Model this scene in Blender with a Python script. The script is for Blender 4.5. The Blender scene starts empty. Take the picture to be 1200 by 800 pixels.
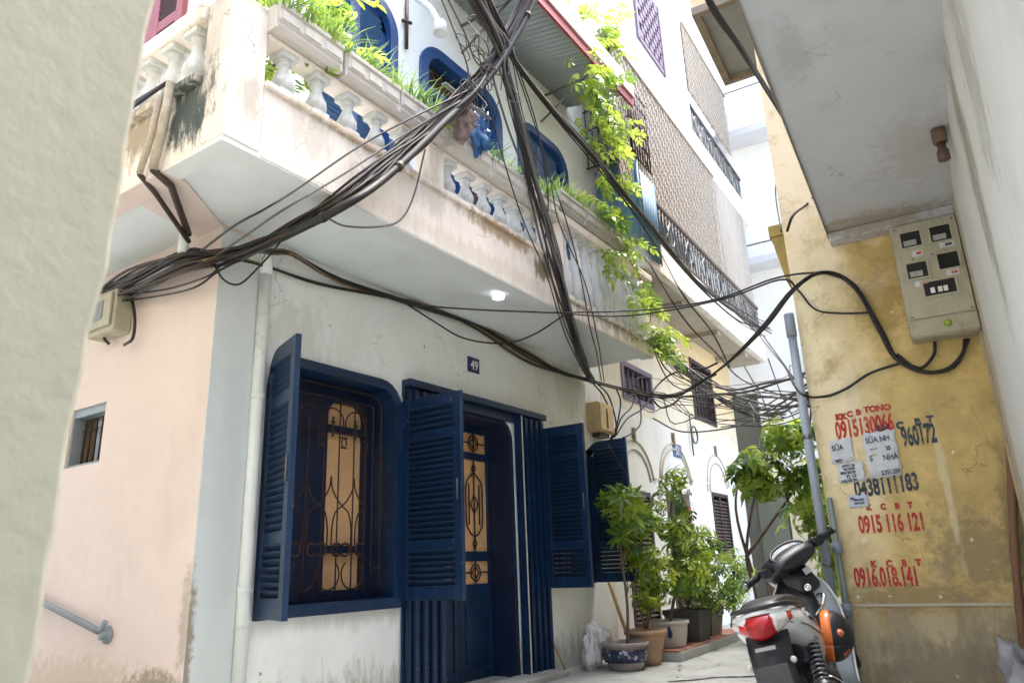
import bpy, bmesh, math, random
from mathutils import Vector, Matrix, noise
R = math.radians
C = bpy.context.scene.collection
S = bpy.context.scene
rnd = random.Random(11)

# ---------------------------------------------------------------- camera
EYE = Vector((0, 0, 0.97))
cd = bpy.data.cameras.new('camera'); cam = bpy.data.objects.new('camera', cd); C.objects.link(cam)
rt = Vector((0.82742, 0.56042, -0.03611)); upv = Vector((0.19316, -0.22363, 0.95534)); fw = Vector((-0.52732, 0.79745, 0.29328))
m3 = Matrix((rt, upv, -fw)).transposed()
cam.matrix_world = Matrix.Translation(EYE) @ m3.to_4x4()
cd.sensor_width = 36; cd.lens = 862.73 / 1200 * 36; cd.clip_start = 0.05; cd.clip_end = 2000
cd.dof.use_dof = True; cd.dof.focus_distance = 5.6; cd.dof.aperture_fstop = 3.2
S.camera = cam
# ---------------------------------------------------------------- sky and sun (bright overcast)
SUN_EL, SUN_AZ = R(70), R(14)          # azimuth clockwise from +Y
w = bpy.data.worlds.new('World'); S.world = w; w.use_nodes = True
wn = w.node_tree.nodes; wl = w.node_tree.links
bgn = wn['Background']
sky = wn.new('ShaderNodeTexSky'); sky.sky_type = 'NISHITA'; sky.sun_disc = False
sky.sun_elevation = SUN_EL; sky.sun_rotation = SUN_AZ; sky.dust_density = 5; sky.air_density = 1.0; sky.ozone_density = 1
hs = wn.new('ShaderNodeHueSaturation'); hs.inputs['Saturation'].default_value = 0.9
wl.new(sky.outputs[0], hs.inputs['Color']); wl.new(hs.outputs[0], bgn.inputs[0])
bgn.inputs[1].default_value = 0.15
sl = bpy.data.lights.new('sun', 'SUN'); sl.energy = 1.5; sl.angle = R(35); sl.color = (1, .975, .94)
so = bpy.data.objects.new('sun', sl); C.objects.link(so)
sd = Vector((math.sin(SUN_AZ) * math.cos(SUN_EL), math.cos(SUN_AZ) * math.cos(SUN_EL), math.sin(SUN_EL)))
so.rotation_euler = sd.to_track_quat('Z', 'Y').to_euler()
S.view_settings.view_transform = 'Standard'; S.view_settings.look = 'None'
S.view_settings.exposure = 2.68; S.view_settings.gamma = 1
S.render.engine = 'CYCLES'
S.cycles.max_bounces = 8; S.cycles.diffuse_bounces = 5; S.cycles.transparent_max_bounces = 8

# ---------------------------------------------------------------- materials
def lin(r, g, b): return tuple((c / 255) ** 2.2 for c in (r, g, b))
def mat(name, col, rough=.7, metal=0., var=.12, scale=3., bump=.0, bscale=60., col2=None, amt2=0., s2=5., stretch=1., spots=(), coat=0., trans=0., emit=0., fleck=None, blend=(), crack=None):
    m = bpy.data.materials.new(name); m.use_nodes = True
    n = m.node_tree.nodes; l = m.node_tree.links; p = n['Principled BSDF']
    p.inputs['Roughness'].default_value = rough; p.inputs['Metallic'].default_value = metal
    p.inputs['Coat Weight'].default_value = coat
    tc = n.new('ShaderNodeTexCoord'); P = tc.outputs['Object']
    def nz(sc, det=5, vec=None, rg=.6):
        t = n.new('ShaderNodeTexNoise'); t.inputs['Scale'].default_value = sc; t.inputs['Detail'].default_value = det
        t.inputs['Roughness'].default_value = rg; l.new(vec or P, t.inputs['Vector']); return t.outputs['Fac']
    def mr(x, a, b, c=0, d=1):
        t = n.new('ShaderNodeMapRange'); t.inputs[1].default_value = a; t.inputs[2].default_value = b
        t.inputs[3].default_value = c; t.inputs[4].default_value = d; l.new(x, t.inputs[0]); return t.outputs[0]
    def mx(f, a, b):
        t = n.new('ShaderNodeMix'); t.data_type = 'RGBA'
        if isinstance(f, float): t.inputs[0].default_value = f
        else: l.new(f, t.inputs[0])
        for i, x in ((6, a), (7, b)):
            if isinstance(x, tuple): t.inputs[i].default_value = (*x[:3], 1)
            else: l.new(x, t.inputs[i])
        return t.outputs[2]
    def mul(a, b):
        t = n.new('ShaderNodeMath'); t.operation = 'MULTIPLY'; l.new(a, t.inputs[0])
        if isinstance(b, float): t.inputs[1].default_value = b
        else: l.new(b, t.inputs[1])
        return t.outputs[0]
    lo = tuple(c * (1 - var) for c in col); hi = tuple(min(1, c * (1 + var)) for c in col)
    out = mx(mr(nz(scale), .3, .7), lo, hi)
    if var > 0: out = mx(mul(mr(nz(scale * 7, 3), .35, .75), .5), out, tuple(c * (1 - var * 1.2) for c in col))
    for (c, rad, cc, a, t0) in blend:       # large soft patches of another colour; on the ochre wall some paint in light
        vs = n.new('ShaderNodeVectorMath'); vs.operation = 'SUBTRACT'; l.new(P, vs.inputs[0]); vs.inputs[1].default_value = c
        vd = n.new('ShaderNodeVectorMath'); vd.operation = 'DIVIDE'; l.new(vs.outputs[0], vd.inputs[0]); vd.inputs[1].default_value = rad
        ln = n.new('ShaderNodeVectorMath'); ln.operation = 'LENGTH'; l.new(vd.outputs[0], ln.inputs[0])
        ad = n.new('ShaderNodeMath'); ad.operation = 'ADD'; l.new(ln.outputs['Value'], ad.inputs[0]); l.new(mr(nz(3.5), .2, .8, -.45, .45), ad.inputs[1])
        out = mx(mul(mr(ad.outputs[0], 1, t0, 0, 1), a), out, cc)
    if col2 is not None:
        vec = P
        if stretch != 1:
            mp = n.new('ShaderNodeMapping'); mp.inputs['Scale'].default_value = (1, 1, stretch); l.new(P, mp.inputs['Vector']); vec = mp.outputs[0]
        out = mx(mul(mr(nz(s2, 6, vec, .65), .52, .72), float(amt2)), out, col2)
    for (c, rad, cc, a, st) in spots:
        vs = n.new('ShaderNodeVectorMath'); vs.operation = 'SUBTRACT'; l.new(P, vs.inputs[0]); vs.inputs[1].default_value = c
        vd = n.new('ShaderNodeVectorMath'); vd.operation = 'DIVIDE'; l.new(vs.outputs[0], vd.inputs[0]); vd.inputs[1].default_value = rad
        ln = n.new('ShaderNodeVectorMath'); ln.operation = 'LENGTH'; l.new(vd.outputs[0], ln.inputs[0])
        ad = n.new('ShaderNodeMath'); ad.operation = 'ADD'
        mp = n.new('ShaderNodeMapping'); mp.inputs['Scale'].default_value = (1, 1, st); l.new(P, mp.inputs['Vector'])
        l.new(ln.outputs['Value'], ad.inputs[0]); l.new(mr(nz(14, 7, mp.outputs[0], .75), .25, .75, -.75, .75), ad.inputs[1])
        out = mx(mul(mr(ad.outputs[0], 1, .45), float(a)), out, cc)
    if crack:                               # hairline cracks: warped cell borders that come and go
        wv = n.new('ShaderNodeTexNoise'); wv.inputs['Scale'].default_value = 4; wv.inputs['Detail'].default_value = 4; l.new(P, wv.inputs['Vector'])
        wa = n.new('ShaderNodeVectorMath'); wa.operation = 'MULTIPLY_ADD'; l.new(wv.outputs['Color'], wa.inputs[0]); wa.inputs[1].default_value = (.45, .45, .45); l.new(P, wa.inputs[2])
        vo = n.new('ShaderNodeTexVoronoi'); vo.feature = 'DISTANCE_TO_EDGE'; vo.inputs['Scale'].default_value = crack[1]; l.new(wa.outputs[0], vo.inputs['Vector'])
        out = mx(mul(mul(mr(vo.outputs['Distance'], .006, .002), mr(nz(1.7, 3), .50, .58)), float(crack[2])), out, crack[0])
    if fleck:
        out = mx(mr(nz(fleck[1], 2), fleck[2], fleck[2] + .04), out, fleck[0])
    l.new(out, p.inputs['Base Color'])
    if bump > 0:
        b = n.new('ShaderNodeBump'); b.inputs['Strength'].default_value = bump; b.inputs['Distance'].default_value = .01
        l.new(nz(bscale, 6), b.inputs['Height']); l.new(b.outputs[0], p.inputs['Normal'])
    if trans > 0:
        tr = n.new('ShaderNodeBsdfTranslucent'); l.new(out, tr.inputs[0])
        ms = n.new('ShaderNodeMixShader'); ms.inputs[0].default_value = trans
        l.new(p.outputs[0], ms.inputs[1]); l.new(tr.outputs[0], ms.inputs[2]); l.new(ms.outputs[0], n['Material Output'].inputs[0])
    if emit > 0:
        p.inputs['Emission Color'].default_value = (*col, 1); p.inputs['Emission Strength'].default_value = emit
    return m

# ---------------------------------------------------------------- mesh builder
class MB:
    def __init__(s): s.v = []; s.f = []; s.sm = []
    def add(s, vs, fs, sm=False):
        o = len(s.v); s.v += [tuple(v) for v in vs]
        for f in fs: s.f.append([o + i for i in f]); s.sm.append(sm)
        return s
    def box(s, x0, x1, y0, y1, z0, z1, M=None):
        vs = [Vector((x, y, z)) for x in (x0, x1) for y in (y0, y1) for z in (z0, z1)]
        if M is not None: vs = [M @ v for v in vs]
        return s.add(vs, [(0, 1, 3, 2), (4, 6, 7, 5), (0, 4, 5, 1), (2, 3, 7, 6), (0, 2, 6, 4), (1, 5, 7, 3)])
    def prism(s, pts, ax, a, b):
        """2-D outline extruded along axis ax from a to b"""
        def p3(q, h): return (h, q[0], q[1]) if ax == 'x' else (q[0], h, q[1]) if ax == 'y' else (q[0], q[1], h)
        n = len(pts); vs = [p3(q, a) for q in pts] + [p3(q, b) for q in pts]
        return s.add(vs, [list(range(n))[::-1], list(range(n, 2 * n))] + [(i, (i + 1) % n, n + (i + 1) % n, n + i) for i in range(n)])
    def tube(s, path, r, n=6, cap=True, closed=False):
        path = [Vector(p) for p in path]; N = len(path); rings = []; up = None
        for i, p in enumerate(path):
            if closed: t = path[(i + 1) % N] - path[i - 1]
            else: t = path[min(i + 1, N - 1)] - path[max(i - 1, 0)]
            if t.length < 1e-9: t = Vector((0, 0, 1))
            t.normalize()
            if up is None: up = Vector((0, 0, 1)) if abs(t.z) < .9 else Vector((1, 0, 0))
            a = up - t * up.dot(t)
            if a.length < 1e-6: a = t.orthogonal()
            a.normalize(); up = a; b = t.cross(a)
            rr = r[i] if isinstance(r, (list, tuple)) else r
            rings.append([p + (a * math.cos(2 * math.pi * k / n) + b * math.sin(2 * math.pi * k / n)) * rr for k in range(n)])
        return s.rings(rings, cap, closed)
    def rings(s, rings, cap=True, closed=False, sm=True):
        n = len(rings[0]); N = len(rings); o = len(s.v)
        for g in rings: s.v += [tuple(v) for v in g]
        for i in range(N if closed else N - 1):
            j = (i + 1) % N
            for k in range(n):
                s.f.append([o + i * n + k, o + i * n + (k + 1) % n, o + j * n + (k + 1) % n, o + j * n + k]); s.sm.append(sm)
        if cap and not closed:
            s.f.append([o + k for k in range(n)][::-1]); s.sm.append(False)
            s.f.append([o + (N - 1) * n + k for k in range(n)]); s.sm.append(False)
        return s
    def lathe(s, prof, n=16, M=None, cap=True):
        rg = [[Vector((r * math.cos(2 * math.pi * k / n), r * math.sin(2 * math.pi * k / n), z)) for k in range(n)] for r, z in prof]
        if M is not None: rg = [[M @ v for v in g] for g in rg]
        return s.rings(rg, cap)
    def grid(s, rows, sm=True):
        nr = len(rows); nc = len(rows[0]); o = len(s.v)
        for g in rows: s.v += [tuple(v) for v in g]
        for i in range(nr - 1):
            for k in range(nc - 1):
                s.f.append([o + i * nc + k, o + i * nc + k + 1, o + (i + 1) * nc + k + 1, o + (i + 1) * nc + k]); s.sm.append(sm)
        return s
    def mesh(s, name, m):
        me = bpy.data.meshes.new(name); me.from_pydata(s.v, [], s.f); me.polygons.foreach_set('use_smooth', s.sm)
        bm = bmesh.new(); bm.from_mesh(me); bmesh.ops.recalc_face_normals(bm, faces=bm.faces); bm.to_mesh(me); bm.free()
        me.materials.append(m); me.update(); return me
    def build(s, name, m, parent=None, bevel=0, **kw): return link(name, s.mesh(name, m), parent, bevel, **kw)
INV = {}
def link(name, me, parent=None, bevel=0, loc=None, rz=None, label=None, kind=None, solid=0):
    o = bpy.data.objects.new(name, me); C.objects.link(o)
    if parent is not None:
        o.parent = parent
        if parent.name in INV: o.matrix_parent_inverse = INV[parent.name]
    if loc is not None: o.location = loc
    if rz is not None: o.rotation_euler = (0, 0, rz)
    if solid:
        sm = o.modifiers.new('thick', 'SOLIDIFY'); sm.thickness = solid; sm.offset = 0
    if bevel:
        b = o.modifiers.new('bevel', 'BEVEL'); b.width = bevel; b.segments = 2; b.limit_method = 'ANGLE'; b.angle_limit = R(40)
    if label: o['label'] = label
    if kind: o['kind'] = kind
    return o
def tag(o, label, cat, group=None):
    o['label'] = label; o['category'] = cat
    if group: o['group'] = group
    return o
def root(name, label, cat, loc=(0, 0, 0), rz=0, group=None, world=False):
    """an Empty at the thing's base; world=True: its parts are given in world coordinates"""
    o = bpy.data.objects.new(name, None); C.objects.link(o); o.location = loc; o.rotation_euler = (0, 0, rz); o.empty_display_size = .1
    if world: INV[o.name] = (Matrix.Translation(loc) @ Matrix.Rotation(rz, 4, 'Z')).inverted()
    return tag(o, label, cat, group)
def copy_thing(o, loc, rz, label, group):
    r = o.copy(); C.objects.link(r); r.location = loc; r.rotation_euler = (0, 0, rz); r['label'] = label; r['group'] = group
    for ch in list(o.children):
        c = ch.copy(); C.objects.link(c); c.parent = r
        for g in list(ch.children):
            d = g.copy(); C.objects.link(d); d.parent = c
    return r
def spline(pts, sub=6):
    pts = [Vector(p) for p in pts]
    if len(pts) < 3: return pts
    out = []; P = [pts[0] * 2 - pts[1]] + pts + [pts[-1] * 2 - pts[-2]]
    for i in range(1, len(P) - 2):
        a, b, c, d = P[i - 1:i + 3]
        for k in range(sub):
            t = k / sub
            out.append(.5 * ((2 * b) + (c - a) * t + (2 * a - 5 * b + 4 * c - d) * t * t + (3 * b - a - 3 * c + d) * t ** 3))
    return out + [pts[-1]]
def walled(mb, ax, a, b, h0, h1, z0, z1, holes):
    """wall slab between ax=a and ax=b with rectangular openings (h0,h1,z0,z1)"""
    hs_ = sorted({h0, h1, *[v for q in holes for v in q[:2]]}); zs = sorted({z0, z1, *[v for q in holes for v in q[2:4]]})
    for i in range(len(hs_) - 1):
        run = None
        for j in range(len(zs) - 1):
            ch, cz = (hs_[i] + hs_[i + 1]) / 2, (zs[j] + zs[j + 1]) / 2
            solid = not any(q[0] < ch < q[1] and q[2] < cz < q[3] for q in holes)
            if solid: run = (run[0], zs[j + 1]) if run else (zs[j], zs[j + 1])
            if run and (not solid or j == len(zs) - 2):
                if ax == 'x': mb.box(a, b, hs_[i], hs_[i + 1], *run)
                else: mb.box(hs_[i], hs_[i + 1], a, b, *run)
                run = None
    return mb
def arc(cx, cy, r, a0, a1, n=8): return [(cx + r * math.cos(R(a0 + (a1 - a0) * i / n)), cy + r * math.sin(R(a0 + (a1 - a0) * i / n))) for i in range(n + 1)]
def corner_fill(mb, ax, a, b, h, z, r, sgn):
    """rounds the upper corner of an opening at (h,z); sgn=+1 for the far corner"""
    pts = [(h, z)] + ([(h + (p[0]), z + p[1]) for p in [(-r + r * math.cos(R(t)), -r + r * math.sin(R(t))) for t in range(0, 91, 15)]] if sgn > 0 else [(h + p[0], z + p[1]) for p in [(r - r * math.cos(R(t)), -r + r * math.sin(R(t))) for t in range(0, 91, 15)]])
    mb.prism(pts, ax, a, b)
FONT = None
def text(body, h, m, parent, M, name='lettering', sx=1., sp=1., thick=.0015, inv=True, bold=0.0):
    cu = bpy.data.curves.new(name, 'FONT'); cu.body = body; cu.size = h / .69; cu.extrude = thick; cu.space_character = sp; cu.resolution_u = 3; cu.offset = bold
    t = bpy.data.objects.new(name, cu); C.objects.link(t)
    bpy.context.view_layer.update(); dg = bpy.context.evaluated_depsgraph_get()
    me = bpy.data.meshes.new_from_object(t.evaluated_get(dg)); bpy.data.objects.remove(t)
    me.name = name
    me.transform(M @ Matrix.Diagonal((sx, 1, 1, 1))); me.materials.clear(); me.materials.append(m)
    return link(name, me, parent)
def frame_M(o, xdir, up=(0, 0, 1)):
    x = Vector(xdir).normalized(); z0 = Vector(up); y = (z0 - x * z0.dot(x)).normalized(); n = x.cross(y)
    return Matrix.Translation(o) @ Matrix((x, y, n)).transposed().to_4x4()
# ---------------------------------------------------------------- palette
XW, XB, YB, YP = -4.0145, -3.125, 2.01, 2.645
stain = lin(105, 95, 75); dark = lin(62, 60, 55)
M_white = mat('white_plaster', (.84, .875, .875), .8, var=.05, scale=1.5, bump=.12, bscale=25, col2=(.64, .66, .63), amt2=.45, s2=2.2, stretch=.35,
    spots=[((XW, 5.2, .05), (1, 9, .30), (.38, .36, .31), .7, .3), ((XW, 4.0, .72), (.3, .7, .14), (.55, .54, .5), .5, .3), ((XW, 3.3, 2.6), (.3, .35, .3), (.6, .6, .56), .5, .4), ((XW, 7.3, 2.9), (.3, .5, .35), (.58, .57, .52), .5, .4)], fleck=((.30, .29, .27), 9, .725), crack=((.45, .45, .43), .9, .6))
M_band = mat('grey_blue_paint', (.68, .73, .74), .8, var=.03, bump=.08, bscale=25, spots=[((XW, 2.64, .6), (.2, .05, .5), (.3, .25, .2), .9, 1.)])
M_pink = mat('pink_plaster', (.78, .655, .61), .82, var=.06, scale=1.5, bump=.15, bscale=22, col2=(.62, .5, .42), amt2=.4, s2=2.5, stretch=.5,
    spots=[((-5.2, YP, .35), (1.2, .3, .22), (.50, .38, .2), .4, 1.), ((-4.3, YP, .4), (.3, .3, .1), (.3, .25, .16), .8, 1.), ((-5, YP, 0), (3, .3, .3), (.4, .33, .25), .6, 1.), ((-4.05, YP, .75), (.06, .3, .35), (.45, .38, .3), .7, 1.)], fleck=((.35, .25, .2), 6, .735))
M_cream = mat('weathered_cream_plaster', (.86, .78, .71), .85, var=.05, scale=2, bump=.3, bscale=18, col2=(.50, .44, .36), amt2=.42, s2=6, stretch=.22,
    spots=[((-3.47, YB, 3.55), (.30, .3, .33), (.03, .055, .055), .95, .35), ((-3.13, 2.15, 3.55), (.15, .10, .2), (.2, .18, .13), .45, .3), ((-3.95, YB, 3.55), (.3, .2, .22), (.22, .16, .08), .7, .3), ((-3.15, YB + .1, 4.2), (.25, .3, .1), (.22, .20, .17), .55, .2),
           ((XB, 4.6, 3.62), (.2, .6, .09), (.35, .22, .10), .8, .4), ((XB, 5.25, 3.5), (.2, .25, .12), (.16, .13, .04), .9, .3), ((XB, 6.6, 3.6), (.3, 1.0, .45), (.26, .27, .24), .85, .3), ((XB, 3.0, 3.7), (.2, .7, .08), (.4, .27, .12), .6, .4), ((XB, 2.6, 3.52), (.2, .22, .16), (.40, .36, .30), .4, .25), ((XB, 3.75, 3.6), (.2, .2, .25), (.36, .32, .26), .4, .25), ((XB, 4.4, 3.3), (.2, 1.6, .10), (.5, .44, .36), .35, .3), ((-3.3, YB, 4.0), (.2, .2, .5), (.32, .29, .24), .45, .15), ((-4.6, YB, 3.4), (.6, .3, .2), (.28, .24, .18), .7, .3)], crack=((.3, .25, .2), 1.6, .8))
M_soffit = mat('grey_soffit_paint', (.76, .81, .835), .85, var=.04, scale=1, bump=.08, col2=(.54, .56, .57), amt2=.45, s2=1.8)
M_soffit2 = mat('pale_soffit_band', (.74, .77, .79), .85, var=.02, bump=.05)
M_navy = mat('navy_gloss_paint', (.005, .026, .080), .34, var=.3, scale=6, bump=.18, bscale=45, col2=(.013, .052, .13), amt2=.7, s2=9, stretch=.3, fleck=((.11, .14, .19), 34, .685))
M_navyd = mat('navy_paint_interior', (.008, .018, .055), .45, var=.2, bump=.08)
M_blue = mat('bright_blue_paint', (.014, .062, .205), .42, var=.2, scale=5, bump=.06)
M_slatb = mat('dark_blue_slat_paint', (.007, .028, .08), .5, var=.15)
M_iron = mat('rusty_wrought_iron', (.055, .028, .024), .6, .3, var=.3, scale=30)
M_black = mat('black_rubber', (.012, .012, .013), .6, var=.2)
M_amberrefl = mat('amber_reflection_pane', (.86, .53, .27), .16, var=.1, scale=2.5, col2=(.62, .36, .18), amt2=.5, s2=3)  # in the windows, the ochre wall's reflection painted in as opaque amber
M_baluster = mat('weathered_white_stone', (.66, .67, .66), .85, var=.1, scale=5, bump=.3, bscale=30, col2=(.28, .26, .22), amt2=.75, s2=7, stretch=.5)
M_planter = mat('cast_stone', (.62, .58, .54), .85, var=.06, scale=4, bump=.2, bscale=40, col2=(.42, .38, .32), amt2=.5, s2=5, stretch=.4)
M_planterg = mat('lichened_cast_stone', (.45, .44, .41), .9, var=.15, scale=4, bump=.3, bscale=40, col2=(.18, .19, .16), amt2=.8, s2=6, stretch=.4)
M_redsh = mat('faded_red_paint', (.34, .085, .085), .5, var=.12, bump=.05)
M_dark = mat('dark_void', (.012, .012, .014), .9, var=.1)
M_corr = mat('zinc_sheet', (.40, .44, .46), .45, .35, var=.1, scale=2, col2=(.3, .28, .26), amt2=.4, s2=4)
M_redf = mat('red_sheet', (.34, .05, .055), .45, var=.15, scale=3)
M_pinkf = mat('pinkish_sheet', (.62, .46, .50), .5, var=.08)
M_steel = mat('grey_steel', (.2, .2, .2), .4, .8, var=.2, scale=15)
M_pvc = mat('grey_pvc', (.27, .31, .35), .45, var=.08, scale=4, bump=.02)
M_pvcw = mat('white_pvc', (.70, .74, .74), .45, var=.05)
M_beige = mat('beige_plastic', (.44, .41, .31), .5, var=.12, scale=8, bump=.1, col2=(.24, .20, .14), amt2=.65, s2=12, stretch=.4)
M_wood = mat('weathered_plywood', (.52, .40, .22), .75, var=.15, scale=7, bump=.1, col2=(.26, .17, .08), amt2=.6, s2=8, stretch=.3)
M_gp = mat('green_grey_plaster', (.50, .49, .405), .9, var=.05, scale=2, bump=.25, bscale=14, col2=(.40, .38, .30), amt2=.6, s2=5, fleck=((.26, .24, .18), 7, .72),
    spots=[((-1.0, .5, .62), (.3, .12, .25), (.30, .24, .07), .7, 1.), ((-1.0, .5, .4), (.3, .1, .12), (.16, .14, .10), .8, 2.)])
M_yel = mat('ochre_plaster', (.63, .465, .19), .88, var=.26, scale=2.6, bump=.5, bscale=18, col2=(.42, .29, .11), amt2=.85, s2=4,
    blend=[((.0, 0, 2.2), (.40, 1, 2.0), (.88, .75, .48), .95, .3), ((.5, 0, .1), (1.0, 1, .75), (.52, .43, .28), .85, .6), ((.1, 0, 5.5), (.9, 2, 2.9), (.84, .68, .45), 1., .75)],  # pale left and top blends paint in the light; lower one is greyer plaster
    spots=[((.72, 0, .98), (.34, .3, .26), (.26, .20, .12), .7, 1.), ((.85, 0, .4), (.22, .3, .3), (.22, .18, .12), .6, .4), ((.3, 0, .72), (.5, .3, .10), (.25, .18, .1), .6, 2.), ((.95, 0, 1.0), (.10, .3, .8), (.22, .17, .09), .6, .4), ((.45, 0, 2.55), (.2, .3, .3), (.33, .22, .07), .7, 1.), ((.2, 0, 1.9), (.05, .3, .4), (.75, .66, .45), .8, .3), ((.62, 0, 1.35), (.03, .3, .5), (.7, .6, .4), .7, .3), ((.4, 0, .3), (.5, .3, .25), (.2, .16, .11), .65, .5), ((.25, 0, .5), (.12, .3, .3), (.30, .25, .17), .6, .25), ((.6, 0, .45), (.1, .3, .3), (.26, .22, .15), .6, .25)], crack=((.28, .2, .1), 1.5, .8), fleck=((.8, .7, .5), 12, .70))
M_grey = mat('grey_white_plaster', (.64, .65, .64), .85, var=.06, scale=2, bump=.2, bscale=20, col2=(.45, .4, .3), amt2=.6, s2=2.5, stretch=.3,
    spots=[((.88, -1.8, 2.6), (.3, .2, .9), (.20, .16, .10), .7, .3), ((.85, -2.5, 2.6), (.3, .25, .6), (.25, .22, .17), .5, .3), ((.95, -.25, 2.2), (.2, .22, 1.6), (.50, .42, .28), .8, .2)])
M_slab = mat('pale_grey_slab_paint', (.56, .57, .60), .88, var=.04, scale=1.5, bump=.1, col2=(.36, .35, .34), amt2=.35, s2=3.5,
    spots=[((.5, -.15, 3.06), (.5, .2, .1), (.3, .22, .12), .6, 1.), ((.35, -2.2, 3.06), (.08, .3, .1), (.35, .34, .36), .5, 1.), ((.8, -1, 3.06), (.25, .5, .1), (.42, .38, .36), .5, 1.)], crack=((.36, .35, .35), 1.2, .7))
M_slabedge = mat('stained_concrete_edge', (.30, .24, .19), .9, var=.2, scale=6, bump=.3)
M_fwhite = mat('far_white_plaster', (.78, .79, .77), .85, var=.03, scale=1.2, bump=.1, bscale=20, col2=(.58, .57, .52), amt2=.4, s2=1.8, stretch=.3)
M_fcream = mat('far_cream_plaster', (.74, .60, .36), .85, var=.06, scale=1.5, bump=.1, bscale=20, col2=(.5, .38, .2), amt2=.5, s2=2.2, stretch=.4)
M_maroon = mat('dark_maroon_wood', (.045, .024, .028), .55, var=.2, scale=6)
M_purple = mat('faded_purple_paint', (.17, .13, .19), .6, var=.15)
M_bamboo = mat('bamboo_slat', (.47, .42, .355), .75, var=.18, scale=14, col2=(.31, .26, .22), amt2=.5, s2=3)
M_conc = mat('alley_concrete', (.35, .37, .36), .85, var=.14, scale=2.5, bump=.35, bscale=30, col2=(.24, .24, .22), amt2=.7, s2=2.6, fleck=((.12, .11, .09), 16, .71))
M_tile = mat('red_floor_tile', (.33, .13, .10), .6, var=.22, scale=9, bump=.1, col2=(.2, .1, .08), amt2=.5, s2=6)
M_tilep = mat('pinkish_floor_tile', (.46, .25, .23), .6, var=.12, scale=5)
M_earth = mat('soil', (.05, .035, .025), .95, var=.3, scale=20, bump=.5)
M_paper = mat('white_paper', (.66, .68, .72), .8, var=.05, scale=10)
M_inkr = mat('red_stencil_paint', (.50, .035, .04), .75, var=.3, scale=20, col2=(.58, .36, .16), amt2=.85, s2=30)
M_inkb = mat('navy_stencil_paint', (.035, .055, .085), .75, var=.3, scale=20, col2=(.50, .36, .16), amt2=.75, s2=30)
M_ink = mat('black_print', (.03, .03, .045), .8, var=.1)
M_wht = mat('white_enamel', (.8, .8, .8), .4, var=.03)
M_plate = mat('navy_enamel_plate', (.02, .04, .12), .3, var=.1)
M_lamp = mat('lamp_diffuser', (.95, .97, 1.), .4, var=0, emit=.5)
# ---------------------------------------------------------------- ground
MB().add([(-300, -300, -.02), (300, -300, -.02), (300, 300, -.02), (-300, 300, -.02)], [(0, 1, 2, 3)]).build('ground', M_conc, kind='structure')
pv = MB().add([(x, y, 0) for y in (-8, 16) for x in (-8, 3)], [(0, 1, 3, 2)]).build('alley_pavement', M_conc, kind='structure')
ck = MB(); pts = spline([(-2.75, 6.35, 0), (-2.55, 6.55, 0), (-2.45, 6.72, 0), (-2.28, 6.8, 0), (-2.05, 6.95, 0), (-1.7, 7.05, 0), (-1.5, 7.2, 0)], 5)
l1 = []; l2 = []
for p in pts:
    q = .018 + .02 * rnd.random(); l1.append(p + Vector((-.3 * q, q, .004))); l2.append(p + Vector((.3 * q, -q, .004)))
ck.grid([l1, l2]).build('crack', M_dark, pv)
# ================================================================ the corner house (white front, pink side)
H = root('corner_house', 'white two storey house with pink side wall, navy shutters and balcony over the alley', 'house', (XW, YP, 0), world=True)
mb = MB()
OPEN = [(3.10, 4.36, .74, 2.41), (4.92, 6.03, -1, 2.36), (6.56, 7.5, .8, 2.3), (3.34, 4.26, 4.2, 6.06), (4.64, 5.97, 3.3, 6.0), (6.36, 7.46, 4.6, 6.04)]
walled(mb, 'x', XW - .28, XW, 2.945, 8.0, 0, 7.05, OPEN)
for q, r in zip(OPEN, (.22, .2, .2, .3, .3, .3)):
    for sg, h in ((-1, q[0]), (1, q[1])): corner_fill(mb, 'x', XW - .28, XW, h, q[3], r, sg)
mb.build('front_wall', M_white, H)
mb = MB(); walled(mb, 'y', YP, 2.945, -8, XW - .002, 0, 7.05, [(-5.69, -5.21, 1.77, 2.2)])
mb.build('side_wall', M_pink, H)
MB().box(-8, XW - .3, 7.72, 8.0, 0, 7.05).box(-8, -7.8, 2.95, 7.72, 0, 7.05).build('rear_wall', M_pink, H)
MB().box(-8, XW, YP, 8.0, 7.05, 7.2).build('roof', M_slab, H)
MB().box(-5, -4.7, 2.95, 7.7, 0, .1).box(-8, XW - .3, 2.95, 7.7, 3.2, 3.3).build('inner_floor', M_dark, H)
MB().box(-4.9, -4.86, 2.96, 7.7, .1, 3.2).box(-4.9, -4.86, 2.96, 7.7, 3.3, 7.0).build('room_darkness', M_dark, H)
MB().box(XW - .0, XW + .006, YP + .0, 2.945, 0, 3.19).build('corner_band', M_band, H)
mb = MB(); mb.tube([(XW + .035, 2.985, 0), (XW + .035, 2.985, 2.95)], .042, 10)
for z in (.9, 2.1): mb.lathe([(.047, -.02), (.047, .02)], 10, Matrix.Translation((XW + .035, 2.985, z)))
mb.tube([(XW + .035, 2.985, 2.95), (XW + .035, 2.985, 3.19)], .042, 10)
mb.build('downpipe', M_white, H)
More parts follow.
